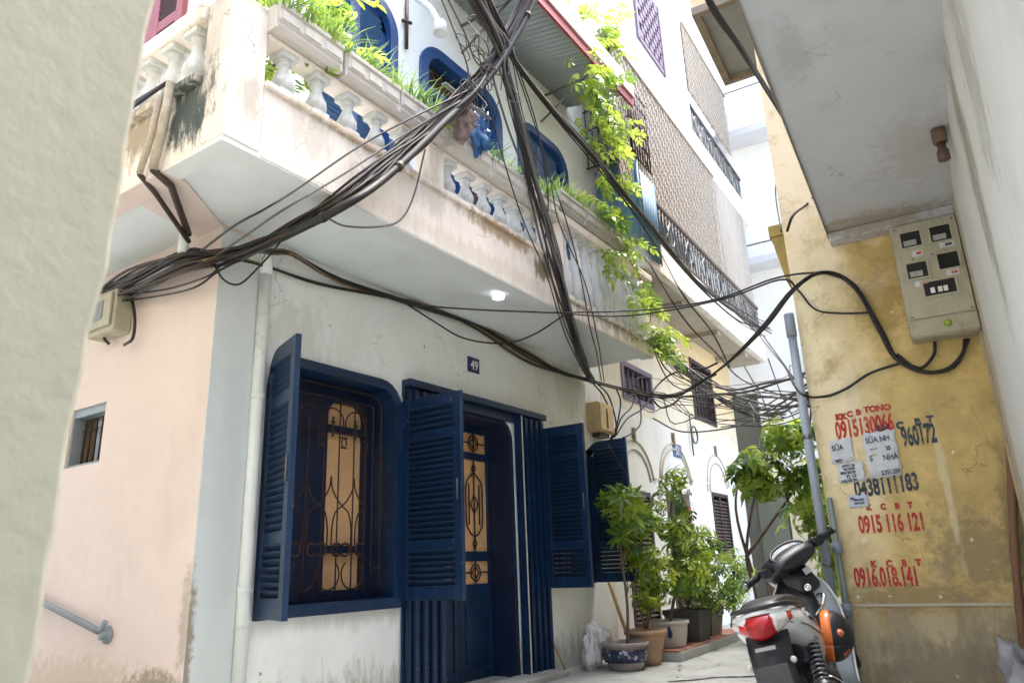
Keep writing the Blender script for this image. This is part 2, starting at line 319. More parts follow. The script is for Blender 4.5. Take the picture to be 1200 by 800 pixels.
# ---- balcony
mb = MB(); mb.box(XW + .001, XB - .15, YB + .12, 7.62, 3.215, 3.34); mb.box(-7, XW, YB + .15, YP - .001, 3.215, 3.34); mb.build('balcony_soffit', M_soffit, H)
mb = MB(); mb.box(XB - .15, XB - .004, YB + .004, 7.66, 3.197, 3.3); mb.box(-3.68, XB - .15, YB + .004, YB + .12, 3.197, 3.3); mb.build('soffit_edge_band', M_soffit2, H)
mb = MB(); mb.box(-7, -3.68, YB + .004, YB + .15, 3.197, 3.3); mb.prism([(-4.28, YP - .002), (-4.012, YP - .002), (-3.68, YB + .15), (-4.15, YB + .15)], 'z', 3.199, 3.3); mb.build('soffit_beam', M_pink, H)
mb = MB()
mb.box(XB - .12, XB, YB + .24, 5.62, 3.2, 3.68); mb.box(XB - .12, XB, 5.62, 7.66, 3.2, 3.34)
mb.box(XB - .24, XB + .002, YB - .002, YB + .24, 3.225, 4.19)
mb.box(XB - .13, XB + .01, 3.70, 3.87, 3.68, 4.0); mb.box(XB - .13, XB + .01, 5.38, 5.66, 3.68, 4.12); mb.box(XB - .13, XB + .01, 7.5, 7.67, 3.34, 4.12)
mb.box(-7, XB - .24, YB, YB + .12, 3.2, 3.65)
mb.box(XB - .16, XB + .025, YB + .24, 5.62, 3.655, 3.70); mb.box(XB - .16, XB + .025, 5.62, 7.64, 3.34, 3.38)
mb.build('parapet', M_cream, H, bevel=.012)
MB().box(-7, XB - .24, YB - .05, YB + .13, 3.65, 3.70).build('coping', M_cream, H, bevel=.01)
mb = MB(); mb.box(-7, XB - .24, YB - .04, YB + .14, 4.07, 4.19); mb.box(XB - .14, XB + .01, YB + .24, 5.5, 4.0, 4.03); mb.box(XB - .16, XB + .05, 5.5, 7.7, 4.12, 4.2); mb.box(XW, XB - .16, 7.55, 7.68, 4.12, 4.2)
mb.build('handrail', M_cream, H, bevel=.012)
def balus(h, s=1.):
    m = MB(); k = .062 * s
    m.box(-k, k, -k, k, 0, .04); m.box(-k, k, -k, k, h - .04, h)
    z = h - .08; m.lathe([(k * a, .04 + z * t) for t, a in ((0, .75), (.05, .95), (.18, 1.12), (.32, 1.08), (.5, .78), (.68, .55), (.8, .52), (.86, .75), (.9, .6), (1, .8))], 12)
    return m.mesh('baluster', M_baluster)
bA = balus(.30); bB = balus(.74, 1.05); bC = balus(.37, 1.05)
for y in [2.42 + .262 * i for i in range(5)] + [3.99 + .235 * i for i in range(6)]: link('baluster', bA, H, loc=(XB - .065, y, 3.70), bevel=.006)
for y in [5.78 + .215 * i for i in range(9)]: link('baluster', bB, H, loc=(XB - .065, y, 3.38), bevel=.006)
for x in [-3.50 - .235 * i for i in range(11)]: link('baluster', bC, H, loc=(x, YB + .04, 3.70), bevel=.006)
# ---- shutters
SLAT = {}
def slat(wd, m):
    k = (round(wd, 3), m.name)
    if k not in SLAT:
        SLAT[k] = MB().box(0, wd, -.026, .026, -.0045, .0045, Matrix.Rotation(R(-42), 4, 'X')).mesh('slat', m)
    return SLAT[k]
def shutter(loc, ang, wd, h, zones, m, m2, flip=1, rounded=0, pitch=.043, name='shutter', parent=None, st=.075, th=.019):
    f = MB(); W = wd * flip
    def bx(a, b, z0, z1, t=th): f.box(min(a * flip, b * flip), max(a * flip, b * flip), -t, t, z0, z1)
    bx(0, st, 0, h - rounded); bx(wd - st, wd, 0, h)
    lev = [0] + [z for q in zones for z in q] + [h]
    for i in range(0, len(lev), 2):
        if i == len(lev) - 2 and rounded:
            r = rounded; pts = [(0, lev[i] - .0), (0, h - r)] + [(r - r * math.cos(R(t)), h - r + r * math.sin(R(t))) for t in range(15, 91, 15)] + [(wd - st, h), (wd - st, lev[i])]
            f.prism([(p[0] * flip, p[1]) for p in pts], 'y', -th, th)
        else: bx(st, wd - st, lev[i], lev[i + 1], th - .003)
    o = f.build(name, m, parent or H, bevel=.004); o.location = loc; o.rotation_euler = (0, 0, ang)
    sm = slat(wd - 2 * st + .01, m2)
    for z0, z1 in zones:
        n = max(1, round((z1 - z0) / pitch))
        for i in range(n):
            s = link('slat', sm, o, loc=((st - .005) if flip > 0 else -(wd - st + .005), 0, z0 + (i + .5) * (z1 - z0) / n))
    if h < 1.8 and m is M_navy:
        for z in (.22, h - .3): MB().box(-.03, .05, -th - .004, -th - .0005, z, z + .075).tube([(-.004, -th - .006, z - .005), (-.004, -th - .006, z + .08)], .008, 6).build('hinge', M_navyd, o)
        MB().tube([((wd - .035) * flip, -th - .008, h * .46), ((wd - .035) * flip, -th - .008, h * .56)], .006, 6).build('bolt', M_steel, o)
    return o
Z3 = [(.12, .40), (.46, 1.24), (1.32, 1.50)]
shutter((XW + .02, 3.10, .73), R(-21), .50, 1.69, [(.12, .43), (.50, 1.28), (1.36, 1.58)], M_navy, M_slatb, rounded=.16)
shutter((XW + .02, 4.40, .765), R(0), .60, 1.53, [(.10, .36), (.43, 1.20), (1.26, 1.45)], M_navy, M_slatb)
shutter((XW + .02, 6.53, .765), R(0), .50, 1.58, [(.10, .37), (.44, 1.24), (1.30, 1.48)], M_navy, M_slatb)
shutter((XW + .02, 7.53, .785), R(0), .49, 1.53, [(.10, .36), (.43, 1.20), (1.26, 1.44)], M_navy, M_slatb, rounded=.16)
def ring(mb, ax, a, b, outer, inner):
    n = len(outer)
    def p3(q, h): return (h, q[0], q[1]) if ax == 'x' else (q[0], h, q[1])
    vs = [p3(q, h) for h in (a, b) for q in outer] + [p3(q, h) for h in (a, b) for q in inner]; fs = []
    for i in range(n):
        j = (i + 1) % n
        fs += [(i, j, n + j, n + i), (2 * n + i, 3 * n + i, 3 * n + j, 2 * n + j), (i, 2 * n + i, 2 * n + j, j), (n + i, n + j, 3 * n + j, 3 * n + i)]
    return mb.add(vs, fs)
def rr(h0, h1, z0, z1, r):
    return [(h0, z0), (h1, z0)] + arc(h1 - r, z1 - r, r, 0, 90, 6) + arc(h0 + r, z1 - r, r, 90, 180, 6)
def window_frame(q, x0, x1, t, r, m, name='window', grow=0.0):
    mb = MB(); ring(mb, 'x', x0, x1, rr(q[0] - grow, q[1] + grow, q[2] - grow, q[3] + grow, r + grow), rr(q[0] + t, q[1] - t, q[2] + t, q[3] - t, max(.02, r - t)))
    return mb.build(name, m, H, bevel=.004)
q = OPEN[0]
w1 = window_frame(q, XW - .285, XW + .035, .05, .22, M_navy, grow=.025)
mb = MB(); ring(mb, 'x', -4.33, -4.25, rr(q[0] - .02, q[1] + .02, q[2] - .02, q[3] + .02, .2), rr(3.84, 4.26, .86, 2.26, .12)); mb.build('sash', M_navyd, w1)
for z in (2.02, 1.12): MB().box(-4.32, -4.27, 3.8, 4.3, z, z + .055).build('glazing_bar', M_navyd, w1)
MB().box(-4.345, -4.335, 3.8, 4.3, .82, 2.3).build('pane', M_amberrefl, w1)
MB().box(-4.245, -4.235, 3.13, 3.30, .84, 2.2).build('pane', M_amberrefl, w1)
# wrought-iron grille with scrolls
gx = -4.13; g = MB()
def P2(pts, r=.006, cl=False):
    if 3 < len(pts) < 6 and not cl: pts = [(q[1], q[2]) for q in spline([(0, a, b) for a, b in pts], 5)]
    g.tube([(gx, a, b) for a, b in pts], r, 5, closed=cl)
P2(rr(3.16, 4.29, .79, 2.33, .12), .008, True); P2(rr(3.40, 4.20, .80, 2.24, .02), .006, True)
for y in (3.55, 3.70, 3.85, 4.0, 4.12): P2([(y, .80), (y, 2.24)])
for z in (1.0, 1.4, 1.8): P2([(4.20, z), (4.29, z)])
for c in (3.55, 3.78, 4.01):
    P2(arc(c, 2.06, .105, -50, 230, 18)); P2(arc(c - .10, 1.915, .04, 60, 300, 10)); P2(arc(c + .10, 1.915, .04, 120, -120, 10))
    P2(arc(c, .97, .105, 130, 410, 18)); P2(arc(c - .075, 1.14, .045, 220, 500, 10), .009); P2(arc(c + .075, 1.14, .045, -40, -320, 10), .009)
    P2([(c, 1.95), (c, 2.1)], .008); P2(arc(c - .04, 2.03, .04, -90, 60, 6)); P2(arc(c + .04, 2.03, .04, 270, 120, 6))
    for s in (-1, 1): P2([(c, 1.66), (c + s * .012, 1.58), (c + s * .06, 1.50), (c + s * .115, 1.45)]); P2([(c + s * .115, 1.45), (c + s * .05, 1.40), (c + s * .022, 1.30), (c + s * .02, 1.17)])
g.build('grille', M_iron, w1)
# second ground window (behind its open shutters)
q = OPEN[2]; w2 = window_frame(q, XW - .285, XW + .03, .05, .2, M_navy, grow=.02)
MB().box(-4.28, -4.26, 6.5, 7.55, .75, 2.35).build('pane', M_amberrefl, w2)
mb = MB()
for y in (6.7, 6.85, 7.0, 7.15, 7.3): mb.tube([(gx, y, .82), (gx, y, 2.28)], .007, 5)
mb.build('grille', M_iron, w2)
# ---- door, frame and folding gate
q = OPEN[1]
mb = MB(); ring(mb, 'x', XW - .30, XW - .01, rr(q[0], q[1], -.05, q[3], .2), rr(q[0] + .05, q[1] - .05, -.03, q[3] - .05, .16)); D = mb.build('door_frame', M_navyd, H, bevel=.004)
def leaf(y0, y1):
    m = MB(); x0, x1 = -4.34, -4.295
    m.box(x0, x1, y0, y0 + .06, 0, 2.34); m.box(x0, x1, y1 - .06, y1, 0, 2.34)
    for z0, z1 in ((0, .12), (.72, .84), (1.04, 1.13), (1.98, 2.05), (2.24, 2.34)): m.box(x0, x1, y0 + .06, y1 - .06, z0, z1)
    m.box(x0 + .012, x1 - .015, y0 + .06, y1 - .06, .12, .72)
    m.box(x0 + .008, x1 - .005, y0 + .11, y1 - .11, .17, .67)
    L = m.build('door', M_navy, H, bevel=.004)
    MB().box(-4.33, -4.325, y0 + .05, y1 - .05, .8, 2.26).build('pane', M_amberrefl, L)
    m = MB(); c = (y0 + y1) / 2; x = -4.305
    def T(pts, cl=False): m.tube([(x, a, b) for a, b in pts], .0075, 5, closed=cl)
    T([(c, .84), (c, 2.24)])
    for zc in (.94, 2.145):
        T([(c - .05, zc), (c, zc + .06), (c + .05, zc), (c, zc - .06)], True); T([(c - .2, zc), (c - .05, zc)]); T([(c + .05, zc), (c + .2, zc)]); T(arc(c, zc, .075, 0, 360, 14)[:-1], True)
    T([(c - .06, 1.56), (c, 1.65), (c + .06, 1.56), (c, 1.47)], True)
    for zc in (1.2, 1.9): T([(c - .03, zc), (c, zc + .05), (c + .03, zc), (c, zc - .05)], True)
    for s in (-1, 1):
        T([(c, 1.26), (c + s * .06, 1.29), (c + s * .12, 1.36), (c + s * .13, 1.45), (c + s * .13, 1.72), (c + s * .11, 1.78), (c + s * .06, 1.82), (c, 1.86)])
        T([(c + s * .08, 1.37), (c + s * .08, 1.75)])
    m.build('grille', M_iron, L); return L
leaf(4.93, 5.475); leaf(5.48, 6.025)
MB().box(-4.6, XW - .12, 4.7, 6.3, -.02, .03).build('threshold', M_conc, D)
mb = MB(); mb.box(XW + .001, XW + .10, 4.40, 6.52, 2.42, 2.48); mb.box(XW + .001, XW + .03, 4.40, 6.52, 2.34, 2.42); G = mb.build('folding_gate', M_navy, H, bevel=.004)
gb = MB().box(-.012, .012, -.02, .02, 0, 2.38).box(.012, .016, -.012, .012, .02, 2.36).mesh('gate_bar', M_navy)
for ys in ([4.44 + .052 * i for i in range(9)], [6.09 + .05 * i for i in range(9)]):
    for i, y in enumerate(ys): link('gate_bar', gb, G, loc=(XW + .05 + (.022 if i % 2 else 0), y, .02))
MB().box(XW + .012, XW + .095, 6.034, 6.06, 0, 2.41).build('gate_post', M_navy, G); MB().box(XW + .096, XW + .101, 6.034, 6.05, 0, 2.41).build('edge_strip', M_planter, G)
mb = MB(); mb.box(XW + .015, XW + .03, 6.06, 6.52, 0, 2.34); mb.box(XW + .015, XW + .03, 4.40, 4.90, 0, 2.34)
mb.build('gate_backing', M_navy, G)
MB().box(XW + .001, XW + .28, 4.5, 6.4, 0, .05).build('doorstep', M_conc, H, bevel=.008)
pl = MB().box(XW + .001, XW + .012, 5.30, 5.475, 2.735, 2.88).build('house_number_plate', M_plate, H, bevel=.003)
text('49', .085, M_wht, pl, frame_M((XW + .0135, 5.335, 2.765), (0, 1, 0)), sx=.95, bold=.002)
mb = MB(); mb.lathe([(.001, .0), (.05, .0), (.055, .02), (.04, .035), (.001, .04)], 16, Matrix.Translation((-3.335, 4.86, 3.165))); mb.build('ceiling_light', M_lamp, H)
# ---- side wall window
mb = MB(); ring(mb, 'y', YP + .02, YP + .1, [(-5.69, 1.77), (-5.21, 1.77), (-5.21, 2.2), (-5.69, 2.2)], [(-5.67, 1.79), (-5.23, 1.79), (-5.23, 2.14), (-5.67, 2.14)]); sw = mb.build('window', M_pvc, H)
MB().box(-5.7, -5.2, YP + .1, YP + .11, 1.75, 2.2).build('pane', mat('murky_glass', (.10, .065, .03), .15, var=.5, scale=9, col2=(.25, .22, .2), amt2=.6, s2=12), sw)
mb = MB()
for x in (-5.58, -5.5, -5.42, -5.34, -5.27): mb.tube([(x, YP + .06, 1.78), (x, YP + .06, 2.08), (x, YP + .06, 2.12)], [.008, .008, .001], 5); mb.tube(arc(x, 2.03, .022, 0, 180, 6) and [(a, YP + .06, b) for a, b in arc(x, 2.03, .022, 0, 180, 6)], .005, 4)
mb.build('grille', M_iron, sw)
M_slatu = mat('blue_slat_paint', (.06, .15, .33), .42, var=.1)
# ---- upper windows
def leafpair(q, zones, mid=True):
    w = window_frame(q, XW - .12, XW + .03, .07, .3, M_blue, grow=.03)
    half = (q[1] - q[0]) / 2 - .06; h = q[3] - q[2] - .1
    for fl, y in ((1, q[0] + .06), (-1, q[1] - .06)):
        shutter((XW - .06, y, q[2] + .05), R(90), half, h, zones(h), M_blue, M_slatu, flip=fl, rounded=.24, pitch=.05, st=.065)
    return w
leafpair(OPEN[3], lambda h: [(.1, .7), (.78, h - .12)])
leafpair(OPEN[5], lambda h: [(.1, .62), (.70, h - .10)])
q = OPEN[4]; w = window_frame(q, XW - .12, XW + .03, .09, .3, M_blue, grow=.03)
mb = MB(); mb.box(XW - .1, XW - .03, 4.7, 5.92, 5.50, 5.58); mb.box(XW - .1, XW - .03, 5.26, 5.34, 3.3, 5.5); mb.build('transom', M_blue, w)
MB().box(XW - .2, XW - .19, 4.62, 6, 3.3, 6.02).build('pane', mat('dim_pinkish_glass', (.16, .10, .10), .12, var=.3, scale=3), w)
mb = MB()
for c in (4.95, 5.2, 5.45, 5.7):
    for z in (5.72,):
        mb.tube([(XW - .07, a, b) for a, b in arc(c, z, .10, 0, 360, 14)[:-1]], .008, 5, closed=True)
        mb.tube([(XW - .07, c - .1, z - .13), (XW - .07, c + .1, z + .13)], .007, 5); mb.tube([(XW - .07, c + .1, z - .13), (XW - .07, c - .1, z + .13)], .007, 5)
mb.build('grille', M_iron, w)
for fl, y in ((1, 4.73), (-1, 5.88)):
    mb = MB(); W = .54; s0 = min(0, fl * W)
    for a, b in ((s0, s0 + .08), (s0 + W - .08, s0 + W)): mb.box(XW - .12, XW - .07, y + a, y + b, 3.32, 5.5)
    for z0, z1 in ((3.32, 3.9), (4.5, 4.6), (5.40, 5.5)): mb.box(XW - .115, XW - .075, y + s0 + .08, y + s0 + W - .08, z0, z1)
    mb.build('door', M_blue, H, bevel=.005)
# red shutters over the side balcony
mb = MB(); mb.box(-5.62, -4.72, YP - .03, YP - .001, 4.55, 4.62); mb.box(-5.62, -4.72, YP - .03, YP - .001, 6.3, 6.4); rw = mb.build('window', M_redsh, H)
for fl, x in ((1, -5.60), (-1, -4.74)): shutter((x, YP - .025, 4.62), 0, .43, 1.68, [(.1, .62), (.72, 1.55)], M_redsh, mat('dark_slat_paint', (.06, .03, .05), .6), flip=fl, pitch=.055, st=.09)  # slats much darker than their red frames
# ---- awning of corrugated sheet
aw = MB(); N = 150; y0, y1 = 4.55, 7.62
def cz(t): return .013 * math.sin(t * 2 * math.pi / .075)
rows = [[(XW + .0 + (XB + .02 - XW) * k, y0 + (y1 - y0) * i / N, 6.86 - .18 * k + cz((y1 - y0) * i / N)) for i in range(N + 1)] for k in (0, .5, 1)]
A = aw.grid(rows).build('awning', M_corr, H, solid=.004)
MB().box(XB + .02, XB + .05, y0 - .02, y1 + .03, 6.50, 6.69).build('fascia', M_redf, A)
MB().box(XB + .052, XB + .075, y0 - .02, y1 + .03, 6.62, 6.86).box(XB - .1, XB + .052, y0 - .02, y1 + .03, 6.75, 6.86).build('gutter', M_pinkf, A)
for y in (5.3, 6.9): MB().tube([(XW, y, 6.60), (XB + .02, y, 6.62)], .018, 5).tube([(XW, y, 6.25), (XB - .25, y, 6.6)], .014, 5).build('bracket', M_steel, A)
# ---- planter boxes along the balcony rail: things of their own
def planter_mesh(L, m):
    b = MB(); d = .20
    b.prism([(-.13, 0), (.07, 0), (.09, .03), (.09, .05), (.105, .06), (.105, .14), (.12, .15), (.12, .18), (.085, .18), (.075, .14), (-.11, .14), (-.12, .18), (-.145, .18)], 'y', 0, L)
    b.box(-.13, .09, -.012, .008, 0, .17); b.box(-.13, .09, L - .008, L + .012, 0, .17)
    k = 3
    for i in range(k):
        a = L * i / k + .018; b.box(.104, .112, a, L * (i + 1) / k - .018, .068, .132)
    return b.mesh('trough', m)
M_leafy = [mat('grass_leaf_%d' % i, c, .55, var=.2, scale=20, trans=.45) for i, c in enumerate(((.20, .32, .07), (.32, .44, .10), (.14, .25, .08)))]
def tuft(mb, c, h, n, spread=.1, wd=.006):
    for _ in range(n):
        a = rnd.random() * 6.28; r = spread * rnd.random(); b = Vector(c) + Vector((math.cos(a) * r * .4, math.sin(a) * r, 0))
        d = Vector((math.cos(a), math.sin(a), 0)); hh = h * rnd.uniform(.5, 1.1); s = Vector((-d.y, d.x, 0)) * wd; rows = []
        for t in (0, .4, .75, 1):
            p = b + d * (hh * .75 * t * t) + Vector((0, 0, hh * (t - .45 * t * t))); rows.append([p - s * (1 - t * .92), p + s * (1 - t * .92)])
        mb.grid(rows)
PL = [(2.25, .50, 0, 'first cream planter box from the house corner, on the balcony rail'), (2.80, .48, 0, 'second cream planter box from the corner, overlapping the black cables'), (3.30, .48, 0, 'cream planter box just before the black cable bundle crosses the rail'),
      (3.86, .52, 0, 'planter box past the cable crossing, under the blue hanging cloth'), (4.41, .52, 0, 'planter box below the wall between the blue door and the last shutters'), (4.96, .50, 0, 'planter box below the left leaf of the last blue shutters'),
      (5.50, .50, 1, 'grey lichened planter box behind the steep cable bundle'), (6.03, .50, 1, 'grey stained planter box under the climbing vine'), (6.56, .48, 1, 'farthest grey planter box near the blue sheet screen')]
for i, (y, L, g, lab) in enumerate(PL):
    z = 4.03 if not g else 4.205
    t = root('planter_box', lab, 'planter', (XB - .01, y, z), group='planter boxes along the balcony rail')
    link('trough', planter_mesh(L, M_planterg if g else M_planter), t, bevel=.004); MB().box(-.11, .075, .01, L - .01, .13, .145).build('soil', M_earth, t)
    p = root('grassy_plant', 'spiky grass growing in the ' + lab.split(',')[0].replace(' box', '', 1).replace(' and the last shutters', ''), 'plant', (XB - .01, y, z + .145), group='plants in the balcony planters')
    for k in range(3):
        mb = MB()
        for j in range(6): tuft(mb, (rnd.uniform(-.06, .10), L * (j + .5) / 6 + rnd.uniform(-.03, .03), 0), rnd.uniform(.14, .27) * (1.25 if i < 3 else 1.), 14, .12, .008)
        o = mb.build('leaves', M_leafy[(i + k) % 3], p, kind='stuff')
# leafy bush on the balcony behind the first planter
# ================================================================ neighbour house (frame turned 2.2 deg with the alley)
F = root('neighbour_house', 'tall white and cream neighbour house with bamboo blinds and iron balcony, past the corner house', 'house', (XW, 8.0, 0), R(2.2))
mb = MB()
FH = [(.50, 1.36, .2, 1.86), (1.95, 2.98, -1, 1.94), (4.1, 5.02, .95, 2.05), (3.68, 4.86, 3.22, 4.27), (.70, 1.80, 3.05, 3.58)]
walled(mb, 'x', -.22, 0, .015, 6.15, 0, 2.9, [q for q in FH[:3]]); mb.build('lower_wall', M_fwhite, F)
mb = MB(); walled(mb, 'x', -.22, -.001, .015, 6.15, 2.9, 4.75, [q for q in FH[3:]]); mb.build('cream_wall', mat('cream_over_white_plaster', (.76, .72, .60), .85, var=.05, scale=1.2, bump=.1, bscale=20, col2=(.5, .4, .24), amt2=.5, s2=2.5, stretch=.4, blend=[((0, 5.0, 4.2), (1, 3.2, 1.3), (.72, .55, .30), .9, .4)]), F)
MB().box(-4, -.23, 5.9, 6.14, 0, 12.5).box(-4, -.22, .02, .2, 4.7, 12.5).build('end_wall', M_fwhite, F)
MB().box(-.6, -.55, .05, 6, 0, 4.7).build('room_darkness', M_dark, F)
mb = MB(); walled(mb, 'x', -.22, 0, .015, 6.15, 4.75, 7.75, [(3.2, 4.4, 4.9, 6.9), (.9, 2.2, 5.2, 6.8)]); mb.box(-.24, -.23, .8, 4.5, 4.85, 7); mb.build('upper_wall', M_fwhite, F)
M_arch = mat('grey_beige_moulding', (.55, .50, .42), .85, var=.1)
# louvred ground windows with arched mouldings
SL = {}
for q, sp in ((FH[0], 1), (FH[2], 1)):
    mb = MB(); mb.box(-.14, .012, q[0], q[0] + .06, q[2], q[3]); mb.box(-.14, .012, q[1] - .06, q[1], q[2], q[3]); mb.box(-.14, .01, q[0] + .06, q[1] - .06, q[2], q[2] + .06); mb.box(-.14, .01, q[0] + .06, q[1] - .06, q[3] - .06, q[3])
    c = (q[0] + q[1]) / 2; mb.box(-.10, .0, c - .03, c + .03, q[2] + .06, q[3] - .06)
    wf = mb.build('window', M_maroon, F)
    for a, b in ((q[0] + .06, c - .03), (c + .03, q[1] - .06)):
        n = int((q[3] - q[2] - .12) / .055); k = round(b - a, 3)
        if k not in SL: SL[k] = MB().box(-.035, .035, 0, b - a, -.006, .006, Matrix.Rotation(R(35), 4, 'Y')).mesh('slat', mat('louvre_brown', (.13, .105, .10), .6, var=.15))
        for i in range(n): link('slat', SL[k], wf, loc=(-.03, a, q[2] + .09 + i * .055))
for (c, z, r1, r2) in ((4.56, 2.06, .50, .64), (2.46, 1.95, .62, .70), (.93, 1.9, .5, .62)):
    for r in (r1, r2):
        mb = MB(); pts = arc(c, z, r, 12, 168, 14); mb.tube([(.008, a, b) for a, b in pts], .015, 6); mb.box(0, .022, c - r - .02, c - r + .02, z - .02, z + .1); mb.build('arch_moulding', M_arch, F)
    MB().box(0, .04, c - .025, c + .025, z + r2 - .02, z + r2 + .16).build('keystone', M_slabedge, F)
q = FH[1]; mb = MB(); mb.box(-.2, -.14, q[0], q[1], 0, q[3]); db = mb.build('door', M_maroon, F)
for i in range(4): MB().box(-.14, -.125, q[0] + .06 + i * .24, q[0] + .25 + i * .24, .15, 1.8).build('panel', M_maroon, db)
MB().box(-.12, .02, q[1] - .16, q[1] - .04, 1.2, 1.75).build('red_lantern', M_redsh, db)
for q in FH[3:]:
    mb = MB(); mb.box(-.12, .02, q[0], q[0] + .07, q[2], q[3]); mb.box(-.12, .02, q[1] - .07, q[1], q[2], q[3]); mb.box(-.12, .018, q[0] + .07, q[1] - .07, q[2], q[2] + .07); mb.box(-.12, .018, q[0] + .07, q[1] - .07, q[3] - .07, q[3]); wf = mb.build('window', M_maroon if q[0] > 3 else M_purple, F)
    n = 6
    for i in range(n):
        y = q[0] + .12 + (q[1] - q[0] - .24) * i / (n - 1); mb = MB().tube([(-.03, y, q[2] + .05), (-.03, y, q[3] - .05)], .016, 6); mb.build('bar', M_maroon if q[0] > 3 else M_purple, wf)
    MB().box(-.11, -.1, q[0] + .05, q[1] - .05, q[2] + .05, q[3] - .05).build('pane', mat('dark_pane', (.05, .035, .04), .3, var=.2), wf)
pl = MB().box(0, .012, 2.44, 2.80, 2.46, 2.66).build('house_number_plate', mat('blue_enamel_plate', (.03, .09, .30), .35, var=.1), F)
text('51', .12, M_wht, pl, frame_M((.0135, 2.53, 2.50), (0, 1, 0)), sx=.9, bold=.002)
M_fsof = mat('brownish_soffit', (.40, .36, .30), .9, var=.12, scale=3)
# curved balcony slab with stained fascia
def bal_outline(w0, L, r=.55):
    return [(0, .25)] + [(w0 - r + r * math.sin(R(t)), .25 + r * .55 - r * .55 * math.cos(R(t))) for t in range(10, 91, 16)] + [(w0, L), (0, L)]
w0 = .68; L = 6.5
MB().prism(bal_outline(w0, L), 'z', 4.66, 5.12).build('balcony_slab', mat('streaked_balcony_plaster', (.76, .73, .66), .85, var=.05, scale=2, bump=.15, bscale=20, col2=(.36, .31, .26), amt2=.6, s2=4, stretch=.25), F, bevel=.012)
MB().prism(bal_outline(w0 - .10, L - .1), 'z', 4.63, 4.66).build('balcony_soffit', M_fsof, F)
mb = MB()
for y in (1.9, 3.6, 5.3): mb.box(0, w0 - .12, y, y + .18, 4.55, 4.63)
mb.build('soffit_beam', M_fsof, F, kind='stuff')
MB().lathe([(.001, -.05), (.10, -.05), (.12, -.02), (.12, 0)], 14, Matrix.Translation((.36, .95, 4.63))).build('ceiling_lamp', M_steel, F)
# iron railing
rl = MB(); p = [(w0 - .04, y) for y in (.3, 1, 2, 3, 4, 5, 6, 6.45)]
rl.tube([(a, b, 5.78) for a, b in p], .035, 6); rl.tube([(a, b, 5.20) for a, b in p], .018, 5); rl.tube([(a, b, 5.66) for a, b in p], .012, 5)
RL = rl.build('railing', mat('brown_iron', (.16, .13, .11), .55, .4, var=.2), F)
mb = MB()
for i in range(46):
    y = .34 + i * .135; mb.tube([(w0 - .04, y, 5.18), (w0 - .04, y, 5.78)], .010, 4)
mb.build('baluster', M_steel, RL, kind='stuff')
mb = MB()
for i in range(8):
    y = .6 + i * .78
    mb.tube([(w0 - .02, y - .3, 5.2), (w0 - .02, y, 5.64), (w0 - .02, y + .3, 5.2)], .012, 4); mb.tube([(w0 - .02, y + a * .14, 5.44 + b * .16) for a, b in arc(0, 0, 1, 0, 360, 10)[:-1]], .011, 4, closed=True)
mb.build('scrollwork', M_steel, RL, kind='stuff')
# second floor slab, upper storey, upper balcony
MB().prism([(0, -.35), (.62, -.35), (.62, 7.4), (0, 7.4)], 'z', 7.83, 8.3).build('upper_slab', M_fwhite, F, bevel=.01)
mb = MB(); walled(mb, 'x', .42, .60, -.35, 3.45, 8.3, 12.5, [(.95, 2.15, 8.62, 10.0)]); mb.box(-.2, .42, -.35, -.17, 8.3, 12.5); mb.box(-.2, .42, 3.3, 3.45, 8.3, 12.5); mb.build('top_storey_wall', M_fwhite, F)
MB().box(-.2, -.02, 3.45, 6.1, 8.3, 12.5).build('recess_wall', M_fwhite, F)
q = (.95, 2.15, 8.62, 10.0); mb = MB(); mb.box(.5, .64, q[0], q[0] + .08, q[2], q[3]); mb.box(.5, .64, q[1] - .08, q[1], q[2], q[3]); mb.box(.5, .63, q[0] + .08, q[1] - .08, q[2], q[2] + .08); mb.box(.5, .63, q[0] + .08, q[1] - .08, q[3] - .08, q[3]); wf = mb.build('window', M_purple, F)
MB().box(.46, .47, q[0], q[1], q[2], q[3]).build('pane', mat('purplish_pane', (.07, .06, .09), .3, var=.2), wf)
gb2 = MB().box(-.03, .03, -.07, .07, -.055, .055).mesh('lattice_block', M_purple)
for i in range(5):
    for j in range(9): link('lattice_block', gb2, wf, loc=(.60, q[0] + .18 + i * .21 + (.10 if j % 2 else 0), q[2] + .16 + j * .135))
rl = MB(); rl.tube([(.56, 3.55, 8.92), (.56, 6.9, 8.92)], .035, 6); rl.tube([(.56, 3.55, 8.36), (.56, 6.9, 8.36)], .02, 5); RL = rl.build('railing', mat('black_iron', (.05, .05, .06), .5, .4, var=.2), F)
mb = MB()
for i in range(26): mb.tube([(.56, 3.6 + i * .13, 8.34), (.56, 3.6 + i * .13, 8.92)], .010, 4)
for i in range(7):
    y = 3.9 + i * .44; mb.tube([(.58, y + a * .17, 8.64 + b * .2) for a, b in arc(0, 0, 1, 0, 360, 10)[:-1]], .013, 4, closed=True)
mb.build('scrollwork', M_steel, RL, kind='stuff')
